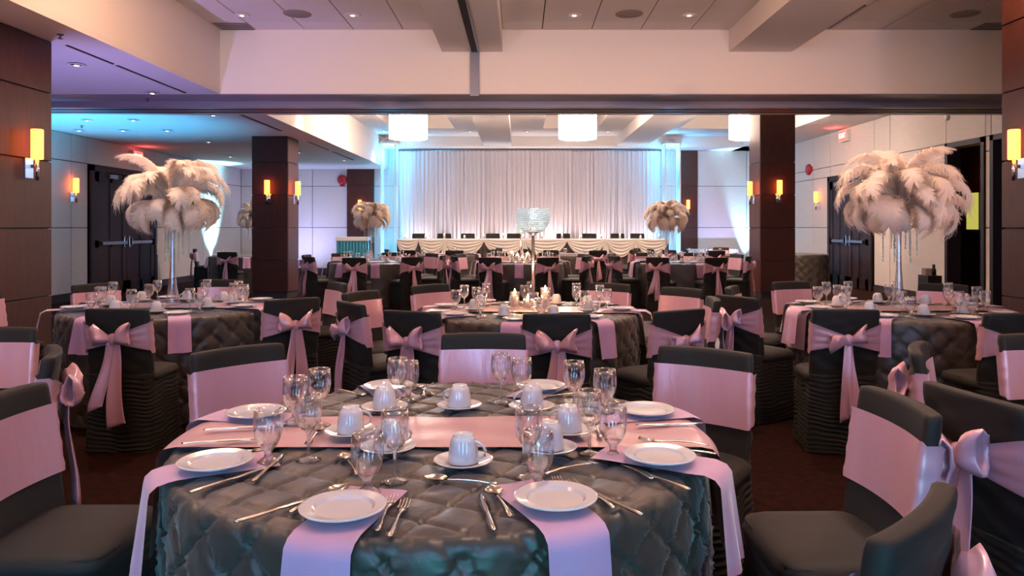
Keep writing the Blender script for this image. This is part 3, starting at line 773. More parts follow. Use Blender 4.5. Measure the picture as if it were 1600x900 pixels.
# ------------------------------------------------------------------ settings of the front table
Z1 = ZT + 0.011
seats1 = [(533, 803), (880, 792), (1047, 724), (1010, 648), (845, 607), (607, 607), (400, 652), (337, 727)]
nap_m = {}
for i, (px, py) in enumerate(seats1):
    x, y, _ = at(px, py, Z1 + 0.012)
    rx, ry = x - T1[0], y - T1[1]
    a = atan2(ry, rx); rr = sqrt(rx * rx + ry * ry)
    kk = min(rr, 0.672) / rr
    x, y = T1[0] + rx * kk, T1[1] + ry * kk
    tw = (6, -14, 10, 0, 0, 5, 0, -8)[i]
    side = abs(sin(a)) < 0.52
    m = drape_strip(R1 + (0.05 if side else 0.02), 0.145, 0.235, 30, 8, 'one', lift=0.024 if side else 0.017, flare=0.12, wav=0.002, r_in=0.50, seed=i).mesh('napkin', M['napkin'])
    nm = clock(degreesa := math.degrees(a))
    tag(ob('napkin', m, None, (T1[0], T1[1], 0), (0, 0, a + radians(tw) * 0.12)), 'folded mauve napkin hanging over the edge at %s on the big front table' % nm, 'napkin')
    plate(x, y, Z1 + (0.018 if side else 0.012), 'white side plate on a mauve napkin at %s on the big front table' % nm)
cups1 = [(724, 727, -20), (718, 639, 160), (601, 647, 40), (548, 686, 30), (607, 712, 20), (831, 646, 200), (888, 684, 150), (858, 713, 120)]
for i, (px, py, ra) in enumerate(cups1):
    x, y, _ = at(px, py, Z1)
    a = math.degrees(atan2(y - T1[1], x - T1[0])); nm = clock(a)
    cup(x, y, zs(1, y), radians(ra), 'upturned white coffee cup at %s on the big front table' % nm, 'white saucer under the upturned cup at %s on the big front table' % nm)
gl1 = [('w', 617, 753), ('g', 574, 772), ('g', 419, 724), ('w', 482, 720), ('g', 461, 666), ('w', 499, 672), ('w', 621, 640), ('g', 638, 627),
       ('w', 783, 630), ('g', 815, 621), ('w', 897, 655), ('g', 945, 651), ('w', 921, 710), ('g', 958, 716), ('w', 826, 747), ('g', 841, 766)]
seen = {}
for kd, px, py in gl1:
    x, y, _ = at(px, py, Z1)
    a = math.degrees(atan2(y - T1[1], x - T1[0])); nm = clock(a)
    near = min(seats1, key=lambda s: (s[0] - px) ** 2 + (s[1] - py) ** 2)
    base = ('tall stemmed wine glass' if kd == 'w' else 'short-stemmed water goblet') + ' at %s on the big front table' % nm
    if base in seen: base = base.replace(' at ', ', closer to the middle, at ') if kd == 'w' else base.replace(' at ', ', farther from the camera, at ')
    seen[base] = 1
    (wine if kd == 'w' else goblet)(x, y, zs(1, y, 0.035), base)
# cutlery: kind, handle end pixel, head pixel
cut1 = [('k', 391, 813, 474, 787, 'beside the front plate hanging a lilac napkin, outer knife'), ('s', 446, 807, 548, 760, 'angled beside the front plate towards the goblet'),
        ('f', 591, 829, 612, 783, 'inner fork of the front pair lying together'), ('f', 609, 842, 634, 787, 'outer fork of the front pair lying together'),
        ('k', 774, 838, 751, 776, 'lying near the table edge between the two front plates'), ('s', 797, 815, 768, 771, 'lying next to a knife between the two front plates'),
        ('f', 897, 786, 874, 757, 'tines showing behind the front plate'), ('f', 956, 795, 893, 757, 'reaching out from behind the front plate'), ('k', 991, 803, 923, 772, 'crossing beside two forks behind the front plate'),
        ('k', 1070, 766, 993, 737, "in front of the plate at four o'clock"), ('s', 1012, 748, 955, 723, "by the goblet at four o'clock"), ('f', 1107, 711, 1020, 705, "on the runner end above the plate at four o'clock"), ('f', 1095, 704, 1010, 697, "on the runner end, behind another fork"),
        ('k', 1080, 671, 1020, 673, "in front of the plate at two o'clock"), ('f', 874, 738, 921, 727, 'alone behind the goblet near the front plates'), ('s', 938, 690, 930, 668, 'on the runner behind the stemmed glass'),
        ('k', 304, 771, 402, 739, "in front of the plate at eight o'clock"), ('k', 398, 753, 436, 719, "pointing at the goblet at eight o'clock"), ('f', 319, 711, 406, 706, "behind the plate at eight o'clock"), ('k', 300, 702, 385, 697, "on the runner behind the plate at eight o'clock"),
        ('s', 482, 702, 502, 677, 'upright on the runner beside the stemmed glass'), ('s', 556, 741, 538, 716, 'between goblet and saucer near the front'), ('s', 752, 757, 688, 752, 'lying before the middle cup and saucer'),
        ('f', 661, 622, 665, 602, "by the rear plate at eleven o'clock"), ('s', 676, 618, 652, 606, "by the fork at eleven o'clock"), ('s', 535, 613, 560, 619, "by the rear plate beside the runner"), ('k', 891, 618, 842, 623, "in front of the rear plate at one o'clock"), ('s', 1000, 640, 975, 633, "behind the plate at two o'clock"),
        ('k', 338, 680, 408, 676, "on the runner before the plate at nine o'clock")]
CK = {'k': ('table_knife', knife_m, 'steel table knife ', 0.2), 's': ('table_spoon', spoon_m, 'steel spoon ', 0.188), 'f': ('table_fork', fork_m, 'steel fork ', 0.196)}
for kd, ax, ay, bx_, by_, lb in cut1:
    A, B = Vector(at(ax, ay, Z1)), Vector(at(bx_, by_, Z1))
    n_, m_, l_, L_ = CK[kd]
    d = (B - A); mid = (A + B) / 2; d.normalize()
    p = mid - d * L_ / 2
    tag(ob(n_, m_, None, (p.x, p.y, zs(1, mid.y, 0.01) + (0.009 if lb.startswith('lying next to a knife') else 0.001)), (0, 0, atan2(d.y, d.x))), l_ + lb, {'k': 'knife', 's': 'spoon', 'f': 'fork'}[kd])

# ------------------------------------------------------------------ settings of the other tables
nap2 = drape_strip(R2 + 0.03, 0.145, 0.23, 18, 5, 'one', lift=0.019, flare=0.16, wav=0.002, r_in=0.52).mesh('napkin', M['napkin'])
nap3 = drape_strip(R2 + 0.075, 0.145, 0.23, 18, 5, 'one', lift=0.028, flare=0.16, wav=0.0, r_in=0.52).mesh('napkin', M['napkin'])
Z2 = ZT + 0.014
OFF = {2: -62, 3: -100, 4: -80, 7: -78, 8: -92, 9: -75, 10: -70, 11: -90, 12: -80, 13: -85}
for k, off in OFF.items():
    tx, ty_ = TAB[k]
    nset = 8 if k < 10 else 5
    for i in range(nset):
        a = radians(off + 45 * i) if nset == 8 else radians(off + 72 * i)
        nm = clock(math.degrees(a)); on = ' at %s on %s' % (nm, TN[k])
        ca, sa = cos(a), sin(a)
        def P(r, t): return (tx + r * ca - t * sa, ty_ + r * sa + t * ca)
        tag(ob('napkin', nap3 if abs(sin(a)) < 0.5 else nap2, None, (tx, ty_, 0), (0, 0, a)), 'mauve napkin' + on, 'napkin')
        plate(*P(0.665, 0), Z2 + (0.017 if abs(sin(a)) < 0.5 else 0.008), 'white plate' + on)
        if k < 10:
            cup(*P(0.43, -0.13), zs(k, P(0.43, -0.13)[1]), a + 2, 'upturned white cup' + on, 'white saucer' + on)
            wine(*P(0.50, 0.09), zs(k, P(0.50, 0.09)[1], 0.035), 'stemmed wine glass' + on)
        if k < 5 or i % 2 == 0: goblet(*P(0.55, 0.0 + 0.15), zs(k, P(0.55, 0.15)[1], 0.035), 'water goblet' + on)

# ------------------------------------------------------------------ covered chairs
def rr_loop(a, b, r, N):
    """rounded rectangle, uniform samples starting at the middle of the back (0,-b), going to +x; returns (x, y, nx, ny)"""
    sa, sb, q = 2 * (a - r), 2 * (b - r), pi * r / 2
    per = 2 * sa + 2 * sb + 4 * q
    out = []
    for i in range(N):
        s = per * i / N
        if s < sa / 2: out.append((s, -b, 0, -1)); continue
        s -= sa / 2
        done = False
        for cx, cy, a0, seg in ((a - r, -(b - r), -pi / 2, sb), (a - r, b - r, 0.0, sa), (-(a - r), b - r, pi / 2, sb), (-(a - r), -(b - r), pi, sa / 2 + 1)):
            if s < q:
                t = a0 + s / r
                out.append((cx + r * cos(t), cy + r * sin(t), cos(t), sin(t))); done = True; break
            s -= q
            if s < seg:
                t = a0 + pi / 2
                nx, ny = cos(t), sin(t); dx, dy = -sin(t), cos(t)
                out.append((cx + r * nx + s * dx, cy + r * ny + s * dy, nx, ny)); done = True; break
            s -= seg
        if not done: out.append((0, -b, 0, -1))
    return out

CH = 0.885
def yc(z):
    return 0.062 * (1 - (z - 0.42) / (CH - 0.42))
def bend(x, a=0.2):
    return 0.024 * (x / a) ** 2
def chair_meshes():
    D = {}
    # backrest
    loops = []
    zs = [0.42 + (CH - 0.018 - 0.42) * i / 22 for i in range(23)]
    for z in zs:
        w_ = 0.196 + 0.006 * sin((z - 0.42) / 0.46 * pi)
        L = []
        for i, (x, y, nx, ny) in enumerate(rr_loop(w_, 0.024, 0.014, 56)):
            d = 0.0
            if ny < -0.3: d = 0.004 * sin(60 * z + 7 * x / 0.2) * min(1, max(0, (0.95 - z) * 3)) + 0.002 * sin(95 * z - 22 * x)
            L.append((x + nx * d, y + ny * d + yc(z) + bend(x), z + 0.004 * (1 - (x / 0.2) ** 2)))
        loops.append(L)
    for ins, dz in ((0.0015, 0.012), (0.006, 0.0165), (0.014, 0.018)):
        z = CH - 0.018 + dz
        loops.append([(x, y + yc(z) + bend(x), z + 0.004 * (1 - (x / 0.2) ** 2)) for x, y, _, _ in rr_loop(0.196 - ins, 0.024 - ins, max(0.004, 0.014 - ins), 56)])
    D['backrest'] = MB().loft(loops, True, True).mesh('backrest', M['cover'])
    # seat
    loops = []
    for z, ins in ((0.43, 0.0), (0.455, -0.004), (0.472, 0.002), (0.486, 0.018), (0.495, 0.045), (0.501, 0.09), (0.503, 0.14)):
        loops.append([(x, y + 0.232, z) for x, y, _, _ in rr_loop(0.210 - ins, 0.196 - ins, max(0.02, 0.075 - ins * 0.3), 48)])
    D['seat'] = MB().loft(loops, True, True).mesh('seat', M['cover'])
    # ruched skirt
    loops = []
    nz = 84
    for k in range(nz + 1):
        z = 0.475 * (1 - k / nz) + 0.004
        fl = 0.018 * (1 - z / 0.475)
        L = []
        for i, (x, y, nx, ny) in enumerate(rr_loop(0.203 + fl, 0.204 + fl * 0.6, 0.06, 72)):
            s = i / 72 * 2 * pi
            ph = 2 * pi * (z + 0.006 * sin(23 * z)) / 0.027 + 1.9 * sin(2 * s + 0.7) + 1.4 * sin(5 * s + 11 * z) + 0.8 * sin(11 * s)
            d = 0.0050 * sin(ph) * (0.7 + 0.45 * sin(4 * s + 17 * z)) + 0.0022 * sin(2.3 * ph + 3 * s) - 0.004
            L.append((x + nx * d, y + ny * d + 0.222, z))
        loops.append(L)
    D['skirt'] = MB().loft(loops, True, False).mesh('skirt', M['cover'])
    # sash band around the back, gathered towards the knot behind
    N = 96; nv = 10; rows = []
    base = rr_loop(0.2065, 0.0335, 0.019, N)
    for j in range(nv + 1):
        v = j / nv; L = []
        for (x, y, nx, ny) in base:
            if ny < -0.5:
                g = 1 - min(1, abs(x) / 0.2)
                hh = 0.085 * (1 - g) + 0.024 * g; zc = 0.715 - 0.012 * g
                d = 0.002 + 0.016 * g + 0.006 * sin(v * 2 * pi * 3.2) * (0.35 + 0.65 * g) * (1 if g > 0.02 else 0)
            else:
                hh = 0.110 if ny > 0.5 else 0.100; zc = 0.708; d = 0.001 + (0.002 * sin(v * 20) if abs(nx) > 0.6 else 0)
            z = zc + hh * (2 * v - 1)
            L.append((x + nx * d, y + ny * d + yc(z) + bend(x), z))
        rows.append(L)
    D['sash'] = MB().loft(rows, False, False).mesh('sash', M['satin'])
    kb = (0, yc(0.7) - 0.055, 0.703)
    # knot
    L = []
    for k in range(9):
        t = k / 8; ang = pi * t
        r1, r2 = 0.030 * sin(ang) + 0.002, 0.020 * sin(ang) + 0.002
        L.append([(kb[0] + r1 * cos(q * 2 * pi / 14), kb[1] + r2 * sin(q * 2 * pi / 14) + 0.004 * sin(3 * q), kb[2] + 0.038 * cos(ang)) for q in range(14)])
    D['knot'] = MB().loft(L).mesh('knot', M['satin'])
    # bow loops: open hollow petals
    def petal(sg, lift, length, fat, seed):
        loops = []
        path = [0.0, 0.12, 0.28, 0.45, 0.62, 0.78, 0.9, 0.97, 1.0, 0.96, 0.85, 0.65]
        for k, t in enumerate(path):
            inner = k > 8
            rz = (0.012 + fat * t ** 0.75 * (1 - 0.12 * t)) * (0.86 if inner else (0.95 if t > 0.99 else 1))
            ry = (0.010 + 0.42 * fat * sin(pi * min(1, t * 0.78))) * (0.6 if inner else 1)
            cx = sg * (0.012 + length * t); cz = lift * t - 0.03 * t * t
            cyy = -0.012 - 0.022 * sin(pi * t)
            lp = []
            for q in range(18):
                aa = q * 2 * pi / 18
                cr = 1 + 0.16 * sin(3 * aa + seed + 2 * t) + 0.09 * sin(7 * aa + 2 * seed)
                lp.append((kb[0] + cx + 0.010 * sin(aa * 2 + seed) * t, kb[1] + cyy + ry * cr * sin(aa), kb[2] + cz + rz * cr * cos(aa)))
            loops.append(lp)
        return MB().loft(loops, True, True).mesh('bow_loop', M['satin'])
    D['loopA'] = petal(-1, 0.055, 0.105, 0.058, 0.4)
    D['loopB'] = petal(1, 0.07, 0.095, 0.060, 1.7)
    D['loopC'] = petal(-1, 0.015, 0.10, 0.050, 2.9)
    D['loopD'] = petal(1, 0.075, 0.085, 0.046, 0.9)
    def tail(x0, x1, length, w0, w1, seed, wav):
        loops = []
        n = 22
        for k in range(n + 1):
            t = k / n
            w_ = w0 + (w1 - w0) * t
            cx = x0 + (x1 - x0) * t + wav * sin(4 * t + seed)
            cz = kb[2] - 0.015 - length * t
            cyy = kb[1] - 0.012 + 0.010 * sin(5 * t + seed) - 0.02 * t
            lp = []
            for q in range(14):
                aa = q * 2 * pi / 14
                xx = w_ * cos(aa)
                fold = 0.012 * sin(3.2 * xx / w1 + seed) * (0.4 + 0.6 * t)
                lp.append((cx + xx, cyy + 0.006 * sin(aa) + fold, cz + (0.02 * (xx / w1) if k == n else 0)))
            loops.append(lp)
        return MB().loft(loops).mesh('tail', M['satin'])
    D['tailA'] = tail(-0.015, -0.075, 0.40, 0.020, 0.046, 0.3, 0.010)
    D['tailB'] = tail(0.015, 0.055, 0.50, 0.022, 0.060, 1.4, 0.008)
    D['tailC'] = tail(-0.008, -0.025, 0.46, 0.020, 0.036, 2.2, 0.006)
    D['tailD'] = tail(0.012, 0.018, 0.43, 0.020, 0.040, 0.9, -0.008)
    return D
CM = chair_meshes()
def chair(x, y, fx, fy, label, group=None, sash=True, var=0, z=0.0, s=1.0):
    c = tag(ob('banquet_chair', None, None, (x, y, z), (0, 0, atan2(-fx, fy)), (s, s, s)), label, 'chair', group)
    ob('backrest', CM['backrest'], c); ob('seat', CM['seat'], c); ob('skirt', CM['skirt'], c)
    if sash:
        sh = ob('sash', CM['sash'], c); sh['label'] = 'dusty pink satin sash'
        ob('knot', CM['knot'], sh)
        for n_ in (('loopA', 'loopB') if var == 0 else ('loopC', 'loopD')): ob('bow_loop', CM[n_], sh)
        for n_ in (('tailA', 'tailB') if var == 0 else ('tailC', 'tailD')): ob('tail', CM[n_], sh)
    return c
def chair_px(px, py, face, label, var=0, rmin=None, tab=None, extra=0.0):
    """face: (fx, fy) direction, or a table centre given as tab"""
    x, y, _ = at(px, py, CH)
    if tab is not None:
        dx, dy = x - tab[0], y - tab[1]; r = sqrt(dx * dx + dy * dy)
        if rmin and r < rmin: x, y = tab[0] + dx * rmin / r, tab[1] + dy * rmin / r
        if face is None:
            face = (tab[0] - x, tab[1] - y)
    return chair(x, y, face[0], face[1], label, None, True, var)

CV = 'charcoal covered chair '
T5, T6 = (-3.0, 2.4), (2.74, 2.22)
for (x, y), nm in ((T5, 'along the low wood wall'), (T6, 'along the tall wood wall')):
    round_table(x, y, R2, 0.017, 'round table %s, just past the frame' % nm, 'pin-tucked charcoal cloth on the table %s past the frame' % nm, 0.2, 0.3)
    tag(ob('table_runner', run2, None, (x, y, 0)), 'pale pink runner on the table %s, just past the frame' % nm, 'table runner')
# around the front table
chair_px(756, 521, (0.0, -1), CV + 'with lilac-lit sash front, behind the big front table')
chair_px(369, 543, (0.72, -0.69), CV + "facing the camera at ten o'clock of the big front table")
chair_px(1104, 545, (-0.55, -0.83), CV + "facing the camera at two o'clock of the big front table")
chair(-1.57, 2.22, 1, 0.0, CV + "cut by the frame at nine o'clock of the big front table")
chair(1.125, 2.17, -1, -0.02, CV + "with wide pink sash at three o'clock of the big front table")
chair(0.72, 1.31, -0.72, 0.69, CV + 'seen from behind with dark angled backrest at the bottom corner')
# plume table by the wood pier
chair_px(180, 483, (0.02, 1), CV + 'with big two-tailed bow, before the plume table by the pier', 0)
chair_px(152, 444, None, CV + 'pink sash front facing the camera in front of the dark doors', 1, 1.26, T2)
chair_px(346, 437, None, CV + 'sash front facing the camera behind the plume vase', 0, 1.26, T2)
chair(-4.2, 5.75, 1, -0.1, CV + "at the frame edge, nine o'clock of the plume table by the pier")
chair(-1.62, 6.7, -0.72, -0.5, CV + 'side-on past the plume table by the pier, sash tail hanging behind', 1)
chair_px(459, 467, (-0.6, 0.8), CV + "with pink bow at four o'clock of the plume table by the pier", 0)
# crystal bowl table
chair_px(640, 487, (0.42, 0.9), CV + 'with lilac bow just behind the big table, crystal bowl side', 0)
chair_px(870, 491, (-0.02, 1), CV + 'with full front-on bow behind the wine glasses of the big table', 0)
chair_px(1066, 485, (-0.5, 0.86), CV + 'with shiny slanted bow between two pink-fronted chairs', 1)
chair_px(1068, 450, (-0.75, -0.66), CV + "with lilac-lit sash front at two o'clock of the crystal bowl table", 0, 1.26, T3)
chair_px(671, 445, None, CV + "pink sash front at eleven o'clock of the crystal bowl table", 0, 1.26, T3)
chair_px(955, 443, None, CV + "pale sash front at one o'clock of the crystal bowl table", 0, 1.26, T3)
chair_px(577, 456, (0.86, -0.5), CV + "with orange-pink sash front at nine o'clock of the crystal bowl table", 0, 1.36, T3)
chair_px(543, 473, (0.8, 0.6), CV + 'with narrow bow, back-to-back with a neighbour, near the dance floor', 1, 1.3, T3)
chair_px(1119, 466, (-0.95, 0.1), CV + "side-on at four o'clock of the crystal bowl table", 0)
# plume table by the doorways
chair_px(1147, 463, (0.85, 0.5), CV + 'with leaning bow, back-to-back with the side-on chair', 1)
chair_px(1166, 449, (0.9, -0.45), CV + 'with orange sash front and big olive seat by the doorways plume table', 0, 1.27, T4)
chair_px(1323, 484, (0.10, 1), CV + 'with long single bow tail before the plume table by the doorways', 1)
chair_px(1592, 490, (-0.10, 1), CV + 'with bow, cut by the frame before the plume table by the doorways', 1)
chair_px(1280, 445, None, CV + 'cream-lit sash front facing the camera behind the plume table by the doorways', 0, 1.26, T4)
chair_px(1458, 447, None, CV + 'facing the camera before the dark doorway and black box', 0, 1.26, T4)
# tables just outside the frame
chair_px(88, 547, (-0.86, -0.5), CV + 'side-on with round pink bow beside the pier-side chairs', 0)
chair_px(-4, 512, (0.1, -1), CV + 'with lilac sash front at the frame edge below the wood pier', 0)
chair_px(1512, 615, (0.97, 0.2), CV + 'with large knotted bow, back turned, beside the wide sash chair', 0)
chair_px(1428, 541, (0.85, -0.5), CV + 'narrow side view with peach and lilac sash behind the wide sash chair', 0)
chair_px(1622, 522, (0.0, -1), CV + 'with rumpled lilac sash at the frame edge, plume side', 0)
# far tables
for k, off, rad_, cnt in ((7, -94, 1.27, 8), (8, -114, 1.27, 8), (9, -117, 1.27, 8)):
    tx, ty_ = TAB[k]
    for i in range(cnt):
        a = radians(off + 45 * i)
        x, y = tx + rad_ * cos(a), ty_ + rad_ * sin(a)
        chair(x, y, -cos(a) + rnd.uniform(-0.12, 0.12), -sin(a), 'pink-sashed charcoal chair at %s of %s' % (clock(off + 45 * i), TN[k]), 'chairs around the far tables', True, i % 2)
for px, py, fx, fy, lb in ((354, 394, 0.0, 1, 'with small bow before the far plume table behind the column'), (303, 389, 0.95, 0.3, 'with bow, side-on in front of the glowing blue wall')):
    x, y, _ = at(px, py, CH); chair(x, y, fx, fy, CV + lb, 'chairs around the far tables', True, 1)
for k, angs in ((11, (-120, -75, -30, 200, 20)), (12, (-125, -80, -35, 190, 10)), (13, (-140, -95, -50, 190, 0, 60))):
    tx, ty_ = TAB[k]
    for j, ad in enumerate(angs):
        a = radians(ad)
        chair(tx + 1.36 * cos(a), ty_ + 1.36 * sin(a), -cos(a), -sin(a), 'pink-sashed charcoal chair at %s of %s' % (clock(ad), TN[k]), 'chairs around the far tables', True, j % 2)

# ------------------------------------------------------------------ ostrich plume centrepieces
def feather_mesh(seed, curl):
    r = random.Random(seed)
    nst = 84
    P = [(0.0, 0.0)]
    for i in range(nst):
        t = (i + 0.5) / nst
        ang = 0.22 - curl * t ** 1.9
        P.append((P[-1][0] + cos(ang) / nst, P[-1][1] + sin(ang) / nst))
    mb = MB()
    for i in range(8, nst + 1):
        t = i / nst
        x, z = P[i]
        tx, tz = x - P[i - 1][0], z - P[i - 1][1]
        l = sqrt(tx * tx + tz * tz) or 1; tx /= l; tz /= l
        nx, nz = -tz, tx
        wd = 0.19 * min(1, t * 1.9) ** 0.8
        tip = max(0.0, (t - 0.84) / 0.16)
        for sgn in (-1, 1):
            for q in range(6):
                ln = wd * r.uniform(0.7, 1.1) * (1 - 0.25 * tip)
                sw = r.uniform(0.15, 0.55) + 1.5 * tip * r.random(); dr = r.uniform(0.15, 1.0); up = r.uniform(0.0, 0.35)
                vs = []
                for s_ in (0, 0.4, 0.75, 1.0):
                    f = sw * s_ * ln
                    lat = ln * (s_ - 0.35 * s_ * s_ * dr) / sqrt(1 + 0.5 * sw * sw)
                    nn = up * ln * s_ * 0.9 - dr * ln * s_ * s_ * 1.1
                    px = x + tx * f + nx * nn * 0.7
                    pz = z + tz * f + nz * nn * 0.7 - 0.3 * abs(nn) * s_
                    ww = 0.013 * (1 - 0.8 * s_)
                    vs.append((px - tx * ww, sgn * lat, pz - tz * ww)); vs.append((px + tx * ww, sgn * (lat + 0.003), pz + tz * ww))
                mb.add(vs, [(0, 1, 3, 2), (2, 3, 5, 4), (4, 5, 7, 6)])
    mb.tube([(P[i][0], 0, P[i][1]) for i in range(0, nst + 1, 7)], [0.008 * (1 - 0.06 * i) for i in range(13)], 5)
    return mb.mesh('plume', M['feather'], False)
FM = [feather_mesh(11, 2.2), feather_mesh(12, 2.6), feather_mesh(13, 2.9), feather_mesh(14, 1.5)]
vase_m = MB().lathe([(0.001, 0.0), (0.055, 0.0), (0.058, 0.012), (0.045, 0.05), (0.030, 0.12), (0.020, 0.22), (0.0175, 0.36), (0.022, 0.46), (0.035, 0.52), (0.05, 0.56), (0.0485, 0.56), (0.033, 0.52), (0.0195, 0.46), (0.0145, 0.36), (0.0165, 0.22), (0.026, 0.12), (0.036, 0.06), (0.001, 0.04)], 28).mesh('vase', M['glassvase'])
def oct_bead(mb, x, y, z, r):
    mb.add([(x + r, y, z), (x, y + r, z), (x - r, y, z), (x, y - r, z), (x, y, z + r * 1.1), (x, y, z - r * 1.1)],
           [(0, 1, 4), (1, 2, 4), (2, 3, 4), (3, 0, 4), (1, 0, 5), (2, 1, 5), (3, 2, 5), (0, 3, 5)])
st = MB()
for i in range(16): oct_bead(st, 0, 0, -0.016 * i, 0.0075)
strand_m = st.mesh('bead_strand', M['beads'], False)
def plumes(x, y, label, S, seed, vz=1.0, stray=False):
    r = random.Random(seed)
    c = tag(ob('feather_centrepiece', None, None, (x, y, ZT + 0.027)), label, 'centrepiece')
    ob('vase', vase_m, c, (0, 0, 0), (0, 0, 0), (1, 1, vz)); 
    H = 0.56 * vz
    rings = ((78, 5, 0.50, (0, 3)), (58, 8, 0.50, (0, 1)), (36, 10, 0.50, (1, 0)), (14, 11, 0.47, (1, 2)), (-6, 8, 0.36, (1, 0)))
    for el, n, ln, mi in rings:
        for i in range(n):
            az = 2 * pi * i / n + r.uniform(-0.2, 0.2) + el
            e = radians(el + r.uniform(-7, 7)); s = S * ln * r.uniform(0.88, 1.1)
            m = FM[mi[r.random() < 0.35]]
            o = ob('plume', m, c, (0.03 * cos(az), 0.03 * sin(az), H + 0.02 + 0.03 * (el > 30)))
            o.rotation_mode = 'QUATERNION'
            o.rotation_quaternion = (Matrix.Rotation(az, 3, 'Z') @ Matrix.Rotation(-e, 3, 'Y') @ Matrix.Rotation(r.uniform(-0.35, 0.35), 3, 'X')).to_quaternion()
            o.scale = (s, s, s)
    if stray:
        for az, e, s in ((0.5, 0.85, 0.62), (0.15, 0.25, 0.62)):
            o = ob('plume', FM[3], c, (0, 0, H + 0.03)); o.rotation_mode = 'QUATERNION'
            o.rotation_quaternion = (Matrix.Rotation(az, 3, 'Z') @ Matrix.Rotation(-e, 3, 'Y')).to_quaternion(); o.scale = (s, s * 0.7, s * 0.8)
    for i in range(14):
        a = 2 * pi * i / 14; rr_ = 0.05 + 0.07 * (i % 2)
        ob('bead_strand', strand_m, c, (rr_ * cos(a), rr_ * sin(a), H - 0.06 - 0.05 * (i % 3)))
    return c
plumes(T2[0], T2[1], 'tall vase of drooping ivory ostrich plumes on the table by the wood pier', 0.93, 3, 1.34)
plumes(T4[0], T4[1], 'tall vase of wide ivory ostrich plumes on the table by the doorways', 1.04, 5, 1.34, True)
plumes(T7[0] - 0.06, T7[1], 'far ivory plume centrepiece before the crystal tower and brown strip', 0.86, 8, 1.32)
plumes(T9[0] - 0.2, T9[1], 'far ivory plume centrepiece in front of the right crystal tower'.replace('right ', 'drape-end '), 0.98, 9, 1.28)
plumes(T10[0] + 0.15, T10[1], 'far ivory plume centrepiece half hidden behind the square column', 0.86, 10, 1.35)

# ------------------------------------------------------------------ crystal bowl candle stands
def crystal_bowl(x, y, S, label):
    c = tag(ob('crystal_candle_stand', None, None, (x, y, ZT + 0.027), (0, 0, 0), (S, S, S)), label, 'candle stand')
    ob('base', MB().lathe([(0.075, 0.0), (0.075, 0.008), (0.03, 0.02), (0.012, 0.05), (0.011, 0.06)], 24).mesh('base', M['chrome']), c)
    ob('stem', MB().lathe([(0.011, 0.05), (0.011, 0.50), (0.02, 0.515), (0.05, 0.53)], 16).mesh('stem', M['chrome']), c)
    prof = lambda t: 0.118 * sin(pi * (0.17 + 0.48 * t))
    fr = MB()
    for k in range(13):
        t = k / 12; r_ = prof(t); z = 0.53 + 0.165 * t
        fr.tube([(r_ * cos(2 * pi * i / 32), r_ * sin(2 * pi * i / 32), z) for i in range(33)], 0.0022, 4, False)
    ob('wire_frame', fr.mesh('wire_frame', M['chrome']), c)
    bd = MB()
    for k in range(12):
        t = (k + 0.5) / 12; r_ = prof(t); z = 0.53 + 0.165 * t
        for i in range(40): oct_bead(bd, r_ * cos(2 * pi * (i + 0.5 * (k % 2)) / 40), r_ * sin(2 * pi * (i + 0.5 * (k % 2)) / 40), z, 0.0085)
    o = ob('bead_string', bd.mesh('bead_string', M['beads'], False), c); o['kind'] = 'stuff'
    ob('cup', MB().lathe([(0.001, 0.535), (0.055, 0.537), (0.06, 0.545)], 24).mesh('cup', M['chrome']), c)
    ob('candle', MB().lathe([(0.03, 0.54), (0.03, 0.60), (0.001, 0.60)], 16).mesh('candle', M['wax']), c)
    light('bowl_light', 'POINT', (0, 0, 0.64), (0.85, 0.95, 1.0), 2.5, c, (0, 0, 0), 0.02)
    return c
flame_m = MB().lathe([(0.001, 0.0), (0.006, 0.006), (0.0075, 0.014), (0.004, 0.026), (0.0005, 0.036)], 10).mesh('flame', M['flame'])
crystal_bowl(T3[0] + 0.01, T3[1] + 0.12, 1.08, 'crystal-beaded bowl on a tall chrome stem, middle table')
crystal_bowl(T8[0], T8[1], 0.95, 'small far crystal-beaded bowl stand behind the middle one')
def hurricane(x, y, h, label, power=2.5, z=None, r=0.036):
    c = tag(ob('candle_holder', None, None, (x, y, ZT + 0.027 if z is None else z)), label, 'candle')
    ob('glass_cylinder', MB().lathe([(0.001, 0.002), (r, 0.0), (r, h), (r - 0.0025, h), (r - 0.0025, 0.008), (0.001, 0.008)], 20).mesh('glass_cylinder', M['glassvase']), c)
    ob('candle', MB().lathe([(r * 0.7, 0.009), (r * 0.7, h * 0.78), (0.001, h * 0.78)], 16).mesh('candle', M['wax']), c)
    ob('flame', flame_m, c, (0, 0, h * 0.78 + 0.004), (0, 0, 0), (1.3, 1.3, 1.3))
    if power: light('candle_light', 'POINT', (0, 0, h * 0.78 + 0.03), (1, 0.55, 0.22), power, c, (0, 0, 0), 0.02)
hurricane(T3[0] - 0.13, T3[1] + 0.05, 0.12, 'lit candle in a glass cylinder beside the middle crystal stand')
hurricane(T3[0] - 0.03, T3[1] - 0.02, 0.075, 'low lit candle in front of the middle crystal stem')
hurricane(T3[0] + 0.10, T3[1] + 0.02, 0.155, 'tallest lit candle glass beside the middle crystal stand')
for dx, h, q in ((-0.16, 0.18, 'tallest'), (-0.06, 0.13, 'second lowest'), (0.12, 0.15, 'second tallest'), (0.03, 0.08, 'lowest')):
    hurricane(T8[0] + dx, T8[1] - 0.13, h, q + ' lit candle glass round the small far crystal stand', 1.0)

